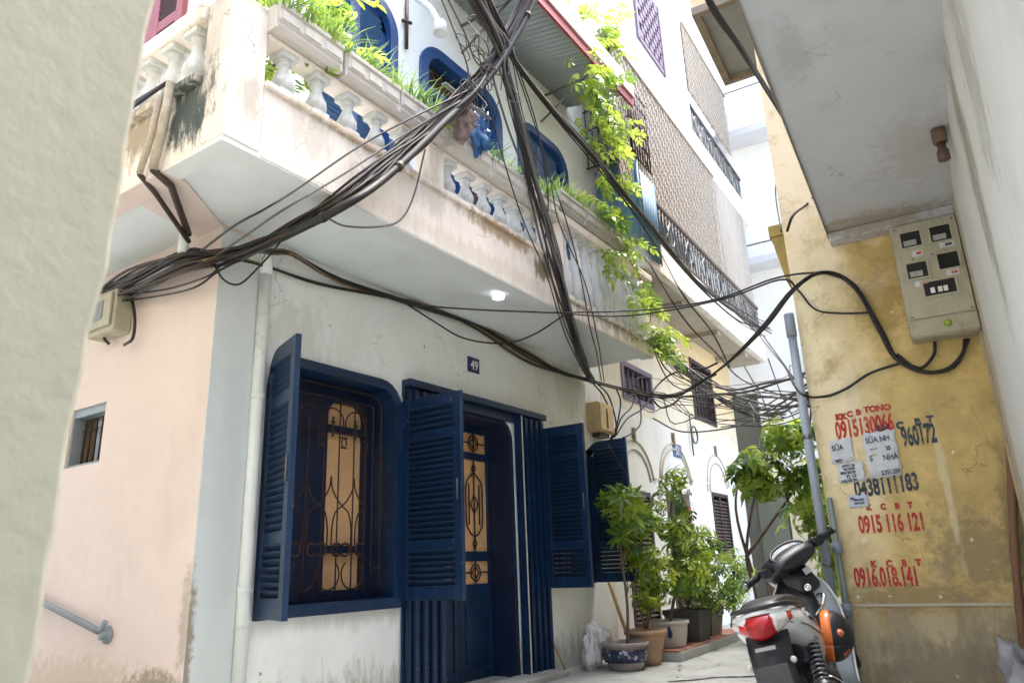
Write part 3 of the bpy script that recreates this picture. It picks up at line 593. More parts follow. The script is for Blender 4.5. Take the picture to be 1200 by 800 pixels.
# blinds hang from the slabs: separate things
def blind(label, x, y0, y1, zt, zb, m, shape=None, pw=.035, ph=.16, sl=0.0):
    t = root('bamboo_blind', label, 'blind', (0, 0, 0), group='woven blinds on the upper balconies')
    t.parent = None; t.location = F.location; t.rotation_euler = F.rotation_euler
    mb = MB(); n = int((y1 - y0) / pw); k = int((zt - zb) / ph)
    for i in range(n):
        for j in range(k):
            y = y0 + i * pw; z = zt - (j + 1) * ph + ((i * .37) % 1) * ph
            if shape and not shape(y, z): continue
            d = .006 if (i + j) % 2 else -.004
            mb.add([(x + d, y, z), (x + d, y + pw * .68, z), (x + d, y + pw * .68, z + ph * .88), (x + d, y, z + ph * .88)], [(0, 1, 2, 3)])
    mb.build('slats', m, t, kind='stuff', solid=.005)
    mb = MB(); mb.tube([(x, y0, zt + .02), (x, y1, zt + .02)], .03, 6); mb.build('roller', M_slabedge, t)
    MB().box(x - .03, x - .026, y0, y1, zb + .1, zt).build('backing_cloth', mat('blind_cloth', (.15, .105, .09), .9, var=.2), t) if shape is None else None
    return t
blind('long woven bamboo blind over the balcony, hanging behind the iron railing', .62, -.25, 4.35, 7.78, 5.55, M_bamboo, pw=.038, ph=.105)
blind('second bamboo blind, tall brown one on the upper balcony under the grey slab', .60, 3.55, 6.35, 10.7, 9.15, M_bamboo, pw=.04, ph=.11)
t = root('lattice_screen', 'pale lattice screen at the far end of the balcony beside the long bamboo blind', 'screen', F.location, F.rotation_euler.z)
mb = MB()
for i in range(34): mb.tube([(.62, 4.4 + i * .058, 5.3), (.62, 4.4 + i * .058, 7.78)], .009, 4)
for j in range(40): mb.tube([(.628, 4.38, 5.32 + j * .062), (.628, 6.38, 5.32 + j * .062)], .012, 4)
mb.build('laths', M_planter, t, kind='stuff')
t = root('hanging_net', 'white net hanging below the upper bamboo blind by the black railing', 'net', F.location, F.rotation_euler.z)
mb = MB()
for i in range(22):
    y = 3.6 + i * .125; mb.tube([(.5, y + .05 * math.sin(i * 3 + z), z) for z in [8.4 + k * .19 for k in range(5)]], .012, 4)
    mb.tube([(.48, y + .5 * math.sin(k * .5), 8.4 + k * .19) for k in range(5)], .009, 4)
mb.build('strings', M_planter, t, kind='stuff')
# blue corrugated screen and iron cage at the near end of the neighbour's balcony
t = root('blue_sheet_screen', 'blue corrugated sheet screen between the two balconies', 'screen', (XW, 8.0, 0), R(2.2))
rows = [[(.08 + .62 * i / 40, .18 + .012 * math.sin(i * 1.1), z) for i in range(41)] for z in (5.0, 6.1)]
MB().grid(rows).build('sheet', mat('blue_painted_sheet', (.09, .20, .29), .5, var=.15, scale=5, col2=(.18, .28, .35), amt2=.5, s2=9, stretch=.2), t, solid=.004)
rows = [[(.71 + .012 * math.sin(i * 1.1), .2 + .55 * i / 34, z) for i in range(35)] for z in (4.75, 5.95)]
MB().grid(rows).build('side_sheet', mat('teal_painted_sheet', (.07, .17, .26), .5, var=.15, scale=5), t, solid=.004)
t = root('iron_cage', 'rusty iron bar cage above the blue sheet screen, full of stored things', 'cage', (XW, 8.0, 0), R(2.2))
mb = MB()
for i in range(8): mb.tube([(.05 + i * .09, .05, 6.1), (.05 + i * .09, .05, 7.2)], .010, 4)
for i in range(8): mb.tube([(.70, .05 + i * .09, 6.1), (.70, .05 + i * .09, 7.2)], .010, 4)
for z in (6.12, 6.4, 6.7, 7.0, 7.2): mb.tube([(.02, .05, z), (.70, .05, z), (.70, .72, z)], .014, 4)
mb.build('bars', M_iron, t, kind='stuff')
for a, s in (((.3, .35, 6.45), .25), ((.5, .4, 6.55), .2), ((.45, .5, 6.8), .18)): MB().box(a[0] - s * .6, a[0] + s * .6, a[1] - s * .5, a[1] + s * .5, a[2] - s, a[2] + s, None).build('stored_bundle', M_purple, t, bevel=.04)

# ================================================================ building closing the alley
EB = root('end_building', 'white building closing the end of the alley, with ledges and a dark doorway', 'building', (XW - .27, 14.98, 0), R(2.2))
MB().box(.30, 6, 0, .3, 2.35, 16).box(-2, .30, .02, .3, 4.2, 16).build('upper_wall', mat('far_white_wall', (.80, .79, .77), .85, var=.03, scale=.8, col2=(.6, .62, .62), amt2=.3, s2=1.5), EB)
MB().box(.60, 6, 0, .3, 0, 2.35).build('lower_wall', mat('far_cream_wall', (.62, .54, .38), .88, var=.1, scale=2, col2=(.4, .33, .22), amt2=.5, s2=3), EB)
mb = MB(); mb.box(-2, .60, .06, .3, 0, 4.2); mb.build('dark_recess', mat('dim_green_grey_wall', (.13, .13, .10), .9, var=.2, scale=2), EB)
mb = MB(); mb.box(.02, .56, .02, .058, 0, 2.4); d = mb.build('door', mat('olive_door', (.15, .16, .12), .7, var=.15), EB); MB().box(.04, .54, .012, .02, .1, .9).build('panel', mat('brown_door_panel', (.12, .06, .03), .7, var=.2), d)
for z, x0, x1, d in ((6.75, .3, 1.5, .5), (9.7, .2, 2.2, .6)):
    MB().box(x0, x1, -d, -.001, z, z + .16).build('ledge', M_slab, EB, bevel=.01)
MB().box(.3, 2.2, -.6, -.5, 9.86, 10.3).build('parapet', M_fwhite, EB); MB().tube([(1.75, -.08, 0), (1.75, -.08, 12)], .05, 8).build('downpipe', M_pvcw, EB)
rl = MB()
for z in (7.2, 10.2, 10.9): rl.tube([(.2, -.45, z), (2.2, -.45, z)], .018, 5)
rl.build('railing', M_steel, EB, kind='stuff')
MB().box(1.35, 2.3, -.02, 0, 3.3, 4.9).build('window', M_purple, EB)
mb = MB()
for z in [3.3 + .2 * i for i in range(8)]: mb.box(1.4, 1.75, -.3, -.05, z, z + .03)
mb.box(1.4, 1.44, -.3, -.26, 3.2, 4.9); mb.box(1.71, 1.75, -.3, -.26, 3.2, 4.9); mb.build('ladder', M_purple, EB, kind='stuff')
for (x, z, wd, h) in ((1.0, 1.5, .22, .28), (1.25, 1.32, .34, .42), (1.62, 1.38, .26, .3), (1.2, 1.05, .5, .2)):
    t = root('paper_notice', {1.0: 'small pale notice on the cream end wall, left one behind the tree', 1.25: 'larger white notice on the cream end wall above the scooter handlebar', 1.62: 'right pale notice on the cream end wall near the grey pipe', 1.2: 'low wide notice on the end wall just over the scooter cowl'}[x], 'notice', EB.location, EB.rotation_euler.z)
    MB().box(x, x + wd, -.008, -.002, z, z + h).build('sheet', M_paper, t)
    for k in range(3): MB().box(x + .03, x + wd - .03, -.012, -.009, z + .04 + k * h * .28, z + .07 + k * h * .28).build('printed_line', M_ink, t)
MB().box(-2, .9, -1.2, -.0, 0, .06).build('doorstep', M_tilep, EB)

# ================================================================ ochre building on the right
Y = root('ochre_house', 'ochre plastered building on the right with stencilled phone numbers', 'building', (-.95692, 5.11702, 0), R(4.5))
MB().box(-.065, 1.6, 0, .25, 0, 7.6).box(-.065, .2, .25, 5.5, 0, 7.6).build('front_wall', M_yel, Y)
MB().box(.0, 1.0, -.006, .0, .668, .683).build('seam', mat('pale_mortar', (.55, .50, .38), .9, var=.1), Y)
MB().box(-.17, -.066, .04, .30, 3.19, 3.28).prism([(-.16, 3.19), (-.066, 3.19), (-.066, 2.84), (-.10, 2.84)], 'y', .05, .28).build('corbel', mat('mossy_ochre', (.40, .28, .08), .9, var=.3, scale=6), Y, bevel=.006)
cp = MB().box(-.80, -.066, 1.45, 2.86, 6.56, 7.6).build('upper_balcony', M_fcream, Y)
mb = MB(); mb.box(-.80, -.72, 1.45, 2.86, 6.47, 6.56); mb.box(-.72, -.066, 1.45, 1.52, 6.47, 6.56); mb.box(-.72, -.066, 2.79, 2.86, 6.47, 6.56); mb.build('rim', M_slabedge, cp)
MB().box(-.72, -.066, 1.52, 2.79, 6.545, 6.558).build('soffit', mat('grey_stained_soffit', (.36, .37, .37), .9, var=.15, scale=3), cp)
def yM(u, z, v=-.003): return frame_M((u, v, z), (1, 0, 0))
def stencil(body, u0, u1, z, h, m, lab):
    o = text(body, h, m, Y, yM(u0, z), 'painted_number', sx=1, bold=.005)
    wdt = max(v.co.x for v in o.data.vertices) - u0
    o.data.transform(Matrix.Translation((u0, 0, 0)) @ Matrix.Diagonal((((u1 - u0) / wdt), 1, 1, 1)) @ Matrix.Translation((-u0, 0, 0)))
    sh = Matrix.Identity(4); sh[2][0] = .06 if z > 1.2 else 0; sh[2][3] = -sh[2][0] * u0
    o.data.transform(sh); return o
def letters(body, u0, u1, z, h, m):
    k = body.split()
    for i, c in enumerate(k): text(c, h, m, Y, yM(u0 + (u1 - u0) * i / (len(k) - 1) - (.0 if i < len(k) - 1 else .01), z), 'painted_letter', sx=.9, bold=.003)
stencil('0915130066', .062, .405, 1.69, .105, M_inkr, '')
text('KK', .035, M_inkr, Y, yM(.075, 1.812), 'painted_letter', bold=.004); text('C', .035, M_inkr, Y, yM(.145, 1.822), 'painted_letter', bold=.003); text('B', .035, M_inkr, Y, yM(.20, 1.828), 'painted_letter', bold=.003); text('TONO', .036, M_inkr, Y, yM(.248, 1.838), 'painted_letter', bold=.003)
stencil('960172', .432, .622, 1.60, .115, M_inkb, ''); 
for c, u, z in (('BM', .30, 1.705), ('C', .415, 1.712), ('B', .52, 1.722), ('T', .588, 1.73)): text(c, .04, M_inkb, Y, yM(u, z), 'painted_letter', bold=.004)
stencil('0438111183', .115, .475, 1.315, .10, M_inkb, '')
letters('K C B T', .165, .405, 1.232, .032, M_inkr); stencil('0915 116 121', .104, .460, 1.10, .098, M_inkr, '')
letters('K C B T', .135, .39, .895, .036, M_inkr); stencil('0916.018.141', .030, .372, .785, .105, M_inkr, '')
# paper notices pasted on the ochre wall
def notice(label, u, z, wd, h, lines, rot=0, m=None):
    m = m or M_paper
    t = root('paper_notice', label, 'notice', Y.location, Y.rotation_euler.z, group='paper notices on the ochre wall'); b = MB(); n = 9
    rows = [[(u + wd * i / n + .004 * math.sin(j * 3.1 + u * 50), -.006 - .002 * math.sin(i * 1.3 + j), z + h * j / 5 + (.006 * math.sin(i * 2.1) if j in (0, 5) else 0) + rot * wd * i / n) for i in range(n + 1)] for j in range(6)]
    b.grid(rows).build('sheet', m, t, solid=.0015)
    for body, uu, zz, hh, sx in lines:
        o = text(body, hh, M_ink, t, frame_M((u + uu, -.0095, z + zz), (1, 0, rot)), 'printed_text', sx=sx, bold=.001)
M_ink = mat('faded_print', (.05, .05, .08), .8, var=.2, col2=(.5, .5, .54), amt2=.7, s2=120)
M_paper = mat('weathered_paper', (.62, .64, .68), .85, var=.06, scale=12, col2=(.5, .45, .34), amt2=.6, s2=14, fleck=((.45, .40, .28), 40, .66))
notice('white notice reading SUA, upper left of the pasted notices', .012, 1.53, .135, .15, [('SỬA', .012, .085, .030, .85), ('MÁY', .02, .01, .016, .9)], .06)
notice('white notice reading TI VI, below the SUA notice', .035, 1.405, .158, .125, [('NGỌC TẠI', .03, .102, .012, .9), ('TẠI NHÀ', .035, .080, .013, .9), ('0936 420 233', .016, .056, .015, .75), ('TI VI', .045, .028, .021, 1), ('0936 420 233', .016, .006, .014, .8)], .05)
notice('tall white notice reading SUA NHA twice, right of the pair of notices', .215, 1.418, .185, .285, [('SỬA NH', .012, .222, .034, .78), ('~ ~', .03, .175, .02, 1), ('25', .12, .170, .024, .8), ('S', .018, .110, .034, .8), ('NHÀ', .095, .108, .034, .8), ('2.551.259', .07, .02, .026, .72)], .06)
notice('small faded bluish notice, lowest on the ochre wall', .072, 1.25, .112, .075, [('SỬA', .01, .052, .010, 1), ('ĐIỆN NƯỚC', .03, .042, .009, .8), ('0988 215 321', .03, .022, .009, .8)], .04, mat('bluish_paper', (.55, .60, .70), .8, var=.06))

# ================================================================ covered passage on the right: wall and slab overhead
PG = root('passage_house', 'grey white building at right whose concrete slab covers the passage', 'building', Y.location, Y.rotation_euler.z)
wl_ = MB(); wl_.prism([(.972, -.001), (.775, -8), (1.5, -8), (1.5, -.001)], 'z', 0, 3.062); wl_.build('side_wall', M_grey, PG)
wl_ = MB(); wl_.prism([(.975, -.001), (.778, -8), (1.5, -8), (1.5, -.001)], 'z', 3.19, 6.0); wl_.build('upper_wall', M_grey, PG)
MB().prism([(.972, -.012), (.95, -.085), (.968, -.085), (.99, -.012)], 'z', 0, 3.06).build('corner_trim', mat('tan_trim', (.42, .34, .22), .7, var=.2, scale=6), PG)
MB().prism([(.227, -.06), (.20, -8), (1.0, -8), (1.0, -.06)], 'z', 3.064, 3.19).build('slab', M_slab, PG)
MB().prism([(.222, -.03), (.195, -8), (.200, -8), (.227, -.03)], 'z', 3.045, 3.20).build('slab_edge', M_slabedge, PG)
MB().box(.23, .97, -.12, -.002, 2.995, 3.062).build('beam', M_slab, PG, bevel=.008)
MB().box(.83, .885, -4.6, -3.60, 2.06, 3.0).build('shutter', mat('dull_red_paint', (.10, .03, .035), .5), PG)
t = root('lamp_socket', 'brown bulb socket fixed where the slab meets the right wall', 'lamp', Y.location, Y.rotation_euler.z)
q = Matrix.Translation((.895, -1.15, 3.06)) @ Matrix.Rotation(R(185), 4, 'X')
MB().lathe([(.035, 0), (.036, .05), (.034, .055), (.036, .06), (.034, .068), (.034, .075)], 14, q).build('base', mat('brown_base', (.16, .10, .06), .6, var=.2), t)
MB().lathe([(.02, .07), (.02, .11), (.028, .12), (.03, .17), (.022, .175), (.001, .175)], 14, q).build('holder', mat('brown_bakelite', (.10, .06, .045), .5), t)

# ================================================================ near wall at left
t = root('near_wall', 'green grey plastered wall close by at the left edge', 'wall', (-1.2, .55, 0))
MB().prism([(0, 0), (-4, 0), (-4, 5.8)] + [(-.041 + .0483 * min(z, 2.4) + .004 * math.sin(z * 9) + rnd.gauss(0, .0022), z) for z in [5.8 - .06 * k for k in range(97)]], 'x', -7, 0).build('plaster', M_gp, t, bevel=.01)  # unseen height and depth extended to shade the pink wall and balcony
# ================================================================ overhead cables
M_cab = [mat('cable_black', (.016, .015, .016), .55, var=.15), mat('cable_brown', (.055, .036, .03), .6, var=.2), mat('cable_grey', (.10, .095, .095), .6, var=.15), mat('cable_tan', (.24, .17, .09), .65, var=.2)]
BP = { 'A': [(-6.09,2.58,2.98),(-5.49,2.58,3.03),(-4.83,2.55,3.02),(-4.19,2.50,2.97),(-3.95,2.60,2.97),(-3.72,2.70,2.99),(-3.38,2.75,3.05),(-3.03,2.78,3.12),(-2.99,3.09,3.46),(-2.92,3.44,3.87),(-2.84,3.78,4.35),(-2.76,4.06,4.79),(-2.66,4.24,5.25),(-2.50,4.38,5.74),(-2.30,4.95,7.16)], 'A2': [(-5.43,2.56,2.96),(-4.78,2.53,2.93),(-4.11,2.46,2.88),(-3.90,2.60,2.94),(-3.60,2.67,2.96),(-3.28,2.73,3.05),(-3.00,2.88,3.27),(-2.95,3.29,3.76),(-2.87,3.67,4.17),(-2.78,3.99,4.68),(-2.70,4.12,4.94),(-2.68,3.87,5.04),(-2.60,3.49,5.08),(-2.40,2.83,5.04)], 'AA': [(-3.50,2.72,2.99),(-2.98,2.73,3.04),(-2.92,3.06,3.38),(-2.85,3.54,3.99),(-2.75,4.00,4.62),(-2.62,4.29,5.22),(-2.50,4.53,5.86)], 'B': [(-2.40,3.00,5.04),(-2.62,3.57,5.03),(-2.72,4.05,4.90),(-2.84,4.43,4.66),(-2.94,4.79,4.30),(-3.02,5.21,3.77),(-3.04,5.43,3.38),(-3.08,5.66,3.05),(-3.60,6.80,3.10),(-3.92,7.58,3.06)], 'B2': [(-2.50,4.54,5.96),(-2.70,4.26,5.20),(-2.72,4.08,4.80),(-2.86,4.53,4.56),(-2.95,4.85,4.21),(-3.03,5.28,3.70),(-3.05,5.48,3.31),(-3.09,5.72,3.00),(-3.60,6.83,3.07),(-3.92,7.62,3.05)], 'C': [(-2.50,3.37,5.19),(-2.72,4.16,5.10),(-2.70,4.31,4.90),(-2.75,4.99,4.84),(-2.80,5.89,4.79),(-2.85,7.19,4.62),(-2.90,8.89,4.43),(-2.95,10.87,4.49),(-2.90,12.13,4.60)], 'D': [(-3.95,2.50,2.89),(-3.80,2.67,2.96),(-3.88,2.94,3.09),(-3.95,3.19,3.17),(-3.98,3.67,3.13),(-3.98,4.46,3.17),(-3.98,5.43,3.20),(-3.97,6.32,3.10),(-3.96,7.01,3.05),(-3.95,7.64,3.08)], 'D2': [(-3.99,2.50,2.88),(-3.90,2.65,2.94),(-3.98,3.01,3.02),(-3.99,3.43,3.04),(-3.99,4.05,3.12),(-3.98,4.68,3.20),(-3.98,5.43,3.17),(-3.98,6.33,3.03),(-3.97,7.63,3.07)], 'F': [(-3.94,7.62,3.06),(-3.53,7.74,2.90),(-2.80,7.31,2.65),(-2.04,6.56,2.64),(-1.43,5.82,2.71),(-0.91,4.74,2.63),(-0.77,5.10,2.81),(-0.61,5.11,2.66),(-0.52,5.12,2.36),(-0.46,5.13,2.15),(-0.32,5.14,2.04),(-0.16,5.15,2.05),(-0.06,5.16,2.20)], 'G': [(-3.10,7.55,3.39),(-3.23,8.53,3.34),(-3.21,9.34,3.21),(-3.12,10.07,3.08),(-2.91,10.51,2.95),(-2.57,10.76,2.91)], 'J': [(-0.58,2.12,3.03),(-0.62,2.46,3.06),(-0.64,2.90,3.17),(-0.68,3.57,3.34),(-0.69,4.29,3.41),(-0.69,5.11,3.42)], 'T': [(-3.53,7.74,2.89),(-3.30,8.18,2.80),(-2.95,8.46,2.67),(-2.23,8.02,2.44),(-1.53,6.67,2.26),(-1.05,5.30,2.06)], 'T2': [(-3.08,7.52,3.35),(-3.17,8.63,3.18),(-2.71,8.78,2.90),(-1.75,7.10,2.39),(-1.06,5.32,2.00)],}
SP = { 'E1': [(-3.96,4.24,3.13),(-3.75,4.41,3.07),(-3.50,4.78,3.08),(-3.25,5.21,3.12),(-3.03,5.42,3.12),(-2.34,5.71,3.07),(-1.66,5.45,2.93),(-1.13,5.08,2.85),(-0.85,5.10,2.83),(-0.70,5.11,2.76)], 'E2': [(-3.03,5.42,3.11),(-2.72,5.81,3.12),(-2.25,5.66,3.01),(-1.58,5.40,2.90),(-1.07,5.02,2.81),(-0.98,5.09,2.73),(-0.89,5.09,2.57),(-0.74,5.10,2.51),(-0.56,5.12,2.48)], 'E3': [(-3.96,4.41,3.13),(-3.80,4.58,2.98),(-3.60,4.73,2.83),(-3.50,5.16,2.87),(-3.30,5.34,2.95),(-3.02,5.43,3.10)], 'M1': [(-0.44,5.13,2.12),(-0.63,5.11,2.08),(-0.79,5.10,2.00),(-0.93,5.09,1.97),(-1.02,4.85,1.97),(-1.36,6.08,2.45),(-1.89,7.98,3.14),(-2.93,11.83,4.45)], 'M2': [(-1.09,5.35,2.18),(-1.55,6.23,2.38),(-2.25,7.31,2.63),(-2.87,7.98,3.11),(-3.10,7.61,3.42)], 'M3': [(-1.06,5.36,2.21),(-1.41,6.09,2.34),(-1.97,6.92,2.48),(-2.56,7.70,2.69),(-3.09,8.07,2.80)], 'M4': [(-1.08,5.38,2.13),(-1.38,6.15,2.21),(-1.81,7.10,2.30),(-2.52,8.33,2.41),(-3.23,8.59,2.48),(-3.50,8.35,2.65)], 'M5': [(-1.07,5.44,1.98),(-1.74,6.88,2.32),(-2.33,7.86,2.68),(-2.82,8.39,3.08),(-3.23,8.53,3.34)], 'L1': [(-0.24,5.14,2.22),(-0.26,5.14,2.14),(-0.34,5.14,2.07),(-0.42,5.13,2.11)], 'L2': [(-0.08,5.16,2.21),(-0.11,5.15,2.12),(-0.21,5.15,2.04),(-0.35,5.13,2.05),(-0.46,5.13,2.18)], 'N1': [(-4.03,2.50,2.96),(-3.35,2.28,2.86),(-3.10,2.29,2.89),(-3.06,2.48,3.09),(-3.03,2.90,3.55),(-2.95,3.29,3.93),(-2.80,3.90,4.49)], 'N2': [(-3.95,2.56,2.93),(-3.50,2.48,2.93),(-3.12,2.42,2.94),(-3.03,2.77,3.29),(-2.96,3.22,3.76),(-2.83,3.72,4.27)], 'O1': [(-3.10,2.74,3.01),(-3.08,2.86,3.00),(-3.06,3.10,3.08),(-3.06,3.32,3.21),(-3.06,3.46,3.45),(-3.04,3.56,3.86)], 'O2': [(-3.98,2.58,2.91),(-3.90,2.61,2.78),(-3.85,2.69,2.76),(-3.80,2.77,2.87),(-3.70,2.81,2.98),(-3.48,2.73,3.00)], 'O3': [(-5.33,2.57,2.98),(-4.92,2.58,2.92),(-4.40,2.56,2.83),(-3.89,2.50,2.77),(-3.90,2.60,2.89),(-3.80,2.67,2.95)], 'O4': [(-5.33,2.57,2.95),(-4.76,2.58,2.85),(-4.09,2.52,2.74),(-3.92,2.59,2.84),(-3.80,2.76,2.99)], 'P1': [(-2.72,4.27,4.94),(-2.85,4.60,4.67),(-3.00,5.04,4.44),(-3.04,5.23,3.94),(-3.05,5.42,3.42),(-3.10,5.75,3.01),(-3.90,7.51,3.10)], 'P2': [(-2.70,4.12,4.90),(-2.90,4.67,4.56),(-3.00,5.35,4.32),(-3.05,5.78,3.79),(-3.08,6.03,3.13),(-3.20,6.36,3.00),(-3.90,7.83,3.09)], 'P3': [(-2.70,4.22,4.96),(-2.90,5.05,4.41),(-3.00,5.39,3.99),(-3.06,5.94,3.58),(-3.08,6.16,3.08),(-3.50,7.06,3.09),(-3.92,7.94,3.10)], 'P4': [(-2.75,3.84,4.74),(-2.90,4.25,4.35),(-3.03,4.79,3.84),(-3.06,5.21,3.44),(-3.08,5.42,3.13),(-3.50,6.37,3.12),(-3.92,7.54,3.06)], 'P5': [(-2.70,4.29,4.92),(-2.85,4.84,4.63),(-3.00,5.22,4.18),(-3.05,5.22,3.69),(-3.07,5.44,3.17),(-3.40,6.26,3.08),(-3.92,7.58,3.05)], 'Q1': [(-2.70,3.37,4.93),(-2.72,3.64,4.75),(-2.74,3.82,4.61),(-2.74,4.16,4.70)], 'Q2': [(-2.80,3.35,5.12),(-2.80,3.59,4.83),(-2.80,3.77,4.57),(-2.84,3.81,4.31)], 'R1': [(-3.95,7.64,3.07),(-3.90,7.83,2.92),(-3.88,7.98,2.70),(-3.88,8.01,2.50),(-3.95,8.05,2.41)], 'R2': [(-3.95,7.73,3.08),(-3.90,7.97,2.95),(-3.88,8.07,2.72),(-3.88,8.09,2.54),(-3.95,8.07,2.40)], 'R3': [(-3.90,8.22,3.07),(-3.90,8.32,2.92),(-3.90,8.20,2.66),(-3.95,8.09,2.40)], 'R4': [(-3.90,8.81,3.14),(-3.90,8.64,2.90),(-3.90,8.30,2.70),(-3.95,8.17,2.45)], 'R5': [(-3.90,8.90,3.15),(-3.90,8.92,2.90),(-3.90,8.86,2.70),(-3.90,8.57,2.54),(-3.90,8.31,2.46)], 'R6': [(-3.90,9.28,3.12),(-3.90,8.95,2.91),(-3.90,8.48,2.72),(-3.94,8.20,2.48)], 'T1': [(-3.15,7.54,2.76),(-3.38,8.29,3.03),(-3.27,8.44,3.17),(-3.11,8.64,3.26),(-2.87,8.57,3.21),(-2.57,8.16,3.14)], 'T2': [(-3.46,8.30,2.87),(-3.39,8.38,2.77),(-3.25,8.46,2.82),(-3.14,8.49,2.92),(-2.66,7.60,2.80),(-2.12,6.64,2.63)], 'U': [(-0.57,5.12,3.51),(-0.70,5.11,3.43),(-0.75,5.10,3.41),(-0.84,5.10,3.34),(-0.82,4.48,3.01),(-0.89,4.58,2.96)], 'V': [(-1.38,7.48,5.43),(-1.12,5.69,3.95),(-1.08,5.34,3.59),(-0.96,4.75,3.04)], 'K1': [(-3.05,7.49,4.38),(-2.73,7.64,3.59),(-2.70,8.62,3.37),(-2.65,9.35,3.18),(-1.55,7.23,2.38)], 'K2': [(-2.80,5.89,4.77),(-2.85,7.38,4.39),(-2.42,6.85,3.56),(-2.46,7.77,3.39),(-2.49,8.35,3.11)], 'W1': [(-2.96,11.83,4.40),(-2.14,8.99,3.38),(-1.52,6.92,2.60),(-1.17,5.83,2.10),(-1.16,5.67,1.88)], 'W2': [(-2.83,8.84,2.52),(-2.61,9.34,2.58),(-2.39,9.88,2.53),(-2.11,10.31,2.56)], 'W3': [(-2.73,9.81,3.48),(-2.60,10.07,3.00),(-2.58,10.23,2.61),(-2.42,10.40,2.44)], 'W4': [(-2.44,9.98,3.56),(-2.39,10.18,3.11),(-2.28,10.41,2.66)], 'box': [(-5.34,2.60,2.98),(-5.29,2.58,2.81),(-5.23,2.58,2.66),(-5.19,2.60,2.61)], 'box2': [(-4.98,2.60,2.94),(-4.85,2.58,2.74),(-4.84,2.58,2.58),(-4.98,2.60,2.56)], 'wire4': [(-3.55,7.16,2.21),(-3.50,7.48,1.86),(-3.50,7.41,1.49),(-3.50,7.52,1.27),(-3.50,7.33,0.97),(-3.50,7.14,0.16)],}

def strands(t, key, n, r, spread, mats=(0, 0, 1, 2), wob=.5):
    base = [Vector(p) for p in BP[key]]; m = len(base)
    if not isinstance(spread, (list, tuple)): spread = [spread] * m
    while len(spread) < m: spread = list(spread) + [spread[-1]]
    for s in range(n):
        o = Vector((rnd.gauss(0, .5), rnd.gauss(0, .5), rnd.gauss(0, .6)))
        pts = []
        for i, p in enumerate(base):
            q = o + Vector((rnd.gauss(0, wob), rnd.gauss(0, wob), rnd.gauss(0, wob)))
            pts.append(p + q * spread[i])
        rr_ = r * rnd.choice((.7, .85, 1, 1.25))
        MB().tube(spline(pts, 5), rr_, 6).build('cable', M_cab[rnd.choice(mats)], t)
def single(t, key, r=.009, m=0): MB().tube(spline(SP[key], 6), r, 6).build('cable', M_cab[m], t)
def bundle(label, key, name='cable_bundle'): return root(name, label, 'cables', BP[key][0], group='overhead cable bundles', world=True)
t = bundle('thick twisted cable bundle from the house corner up past the planters to the crossing', 'A')
strands(t, 'A', 10, .0105, [.05, .045, .04, .035, .03, .022, .03, .035, .04, .045, .045, .035, .03, .04, .05]); strands(t, 'A2', 9, .009, [.04, .04, .035, .03, .025, .03, .035, .04, .045, .035, .03, .04, .05])
MB().tube(spline(BP['AA'], 6), .026, 8).build('conduit', M_cab[0], t)
ap = spline(BP['AA'], 6)
for k in range(4, len(ap) - 2, 9): MB().tube([ap[k], ap[k] + (ap[k + 1] - ap[k]) * .35], rnd.uniform(.030, .036), 9).build('tape', M_cab[rnd.choice((0, 0, 1))], t)
for k in ('N1', 'N2', 'O1', 'O2', 'O3', 'O4'): single(t, k, .007, rnd.choice((0, 1, 2)))
for k in range(14):      # ties and loose coils at the crossing
    c = Vector((-2.78, 3.95, 4.62)) + Vector((rnd.gauss(0, .03), rnd.gauss(0, .16), rnd.gauss(0, .2))); a = rnd.random() * 3; rr_ = rnd.uniform(.05, .13)
    MB().tube(spline([c + Vector((.4 * rr_ * math.sin(2 * u), rr_ * math.cos(u + a), rr_ * 1.2 * math.sin(u))) for u in [i * .75 for i in range(8)]], 4), .0045, 5).build('loose_wire', M_cab[rnd.choice((0, 1, 2))], t)
t = bundle('steep thick cable bundle from the crossing down in front of the balcony to the wall', 'B')
strands(t, 'B', 11, .0095, [.06, .04, .032, .03, .03, .03, .032, .03, .025], mats=(0, 0, 1, 2), wob=.45); strands(t, 'B2', 6, .008, [.06, .04, .04, .045, .05, .05, .05, .03], mats=(0, 1, 2), wob=.5)
for k in ('P1', 'P2', 'P3', 'P4', 'P5', 'Q1', 'Q2'): single(t, k, .006, rnd.choice((0, 1, 2)))
t = bundle('slanting black cable lines from the crossing down over the blue sheet screen', 'C'); strands(t, 'C', 7, .010, [.06, .03, .02, .025, .035, .05, .06, .08, .08], mats=(0, 0, 0, 1), wob=.35)
t = bundle('tan and black cables sagging along the white wall under the balcony', 'D'); strands(t, 'D', 6, .010, .018, mats=(0, 1, 3, 3, 0)); strands(t, 'D2', 3, .008, .012, mats=(1, 3, 0))
t = bundle('pair of thick black cables looping across the ochre wall into the meter box', 'F'); strands(t, 'F', 3, .008, [.015, .03, .04, .035, .025, .018, .012, .014, .014, .012, .012, .012, .01], mats=(0,), wob=.3)
for k in ('L1', 'L2'): single(t, k, .010)
t = bundle('fuzzy dark cable bundle running from the balcony end behind the tree top', 'G'); strands(t, 'G', 9, .011, [.03, .03, .03, .04, .05, .08], mats=(0, 2, 2))
t = bundle('fine tangle of thin wires strung between the balcony end and the grey pipe', 'T'); strands(t, 'T', 10, .0055, [.05, .12, .16, .16, .12, .03], mats=(0, 0, 2), wob=.7); strands(t, 'T2', 6, .0065, [.02, .12, .14, .1, .03], mats=(0, 2), wob=.6)
t = bundle('dark twisted cable along the edge of the concrete slab overhead', 'J'); strands(t, 'J', 3, .008, .007, mats=(0, 1, 0), wob=.2); single(t, 'U', .009); single(t, 'V', .006)
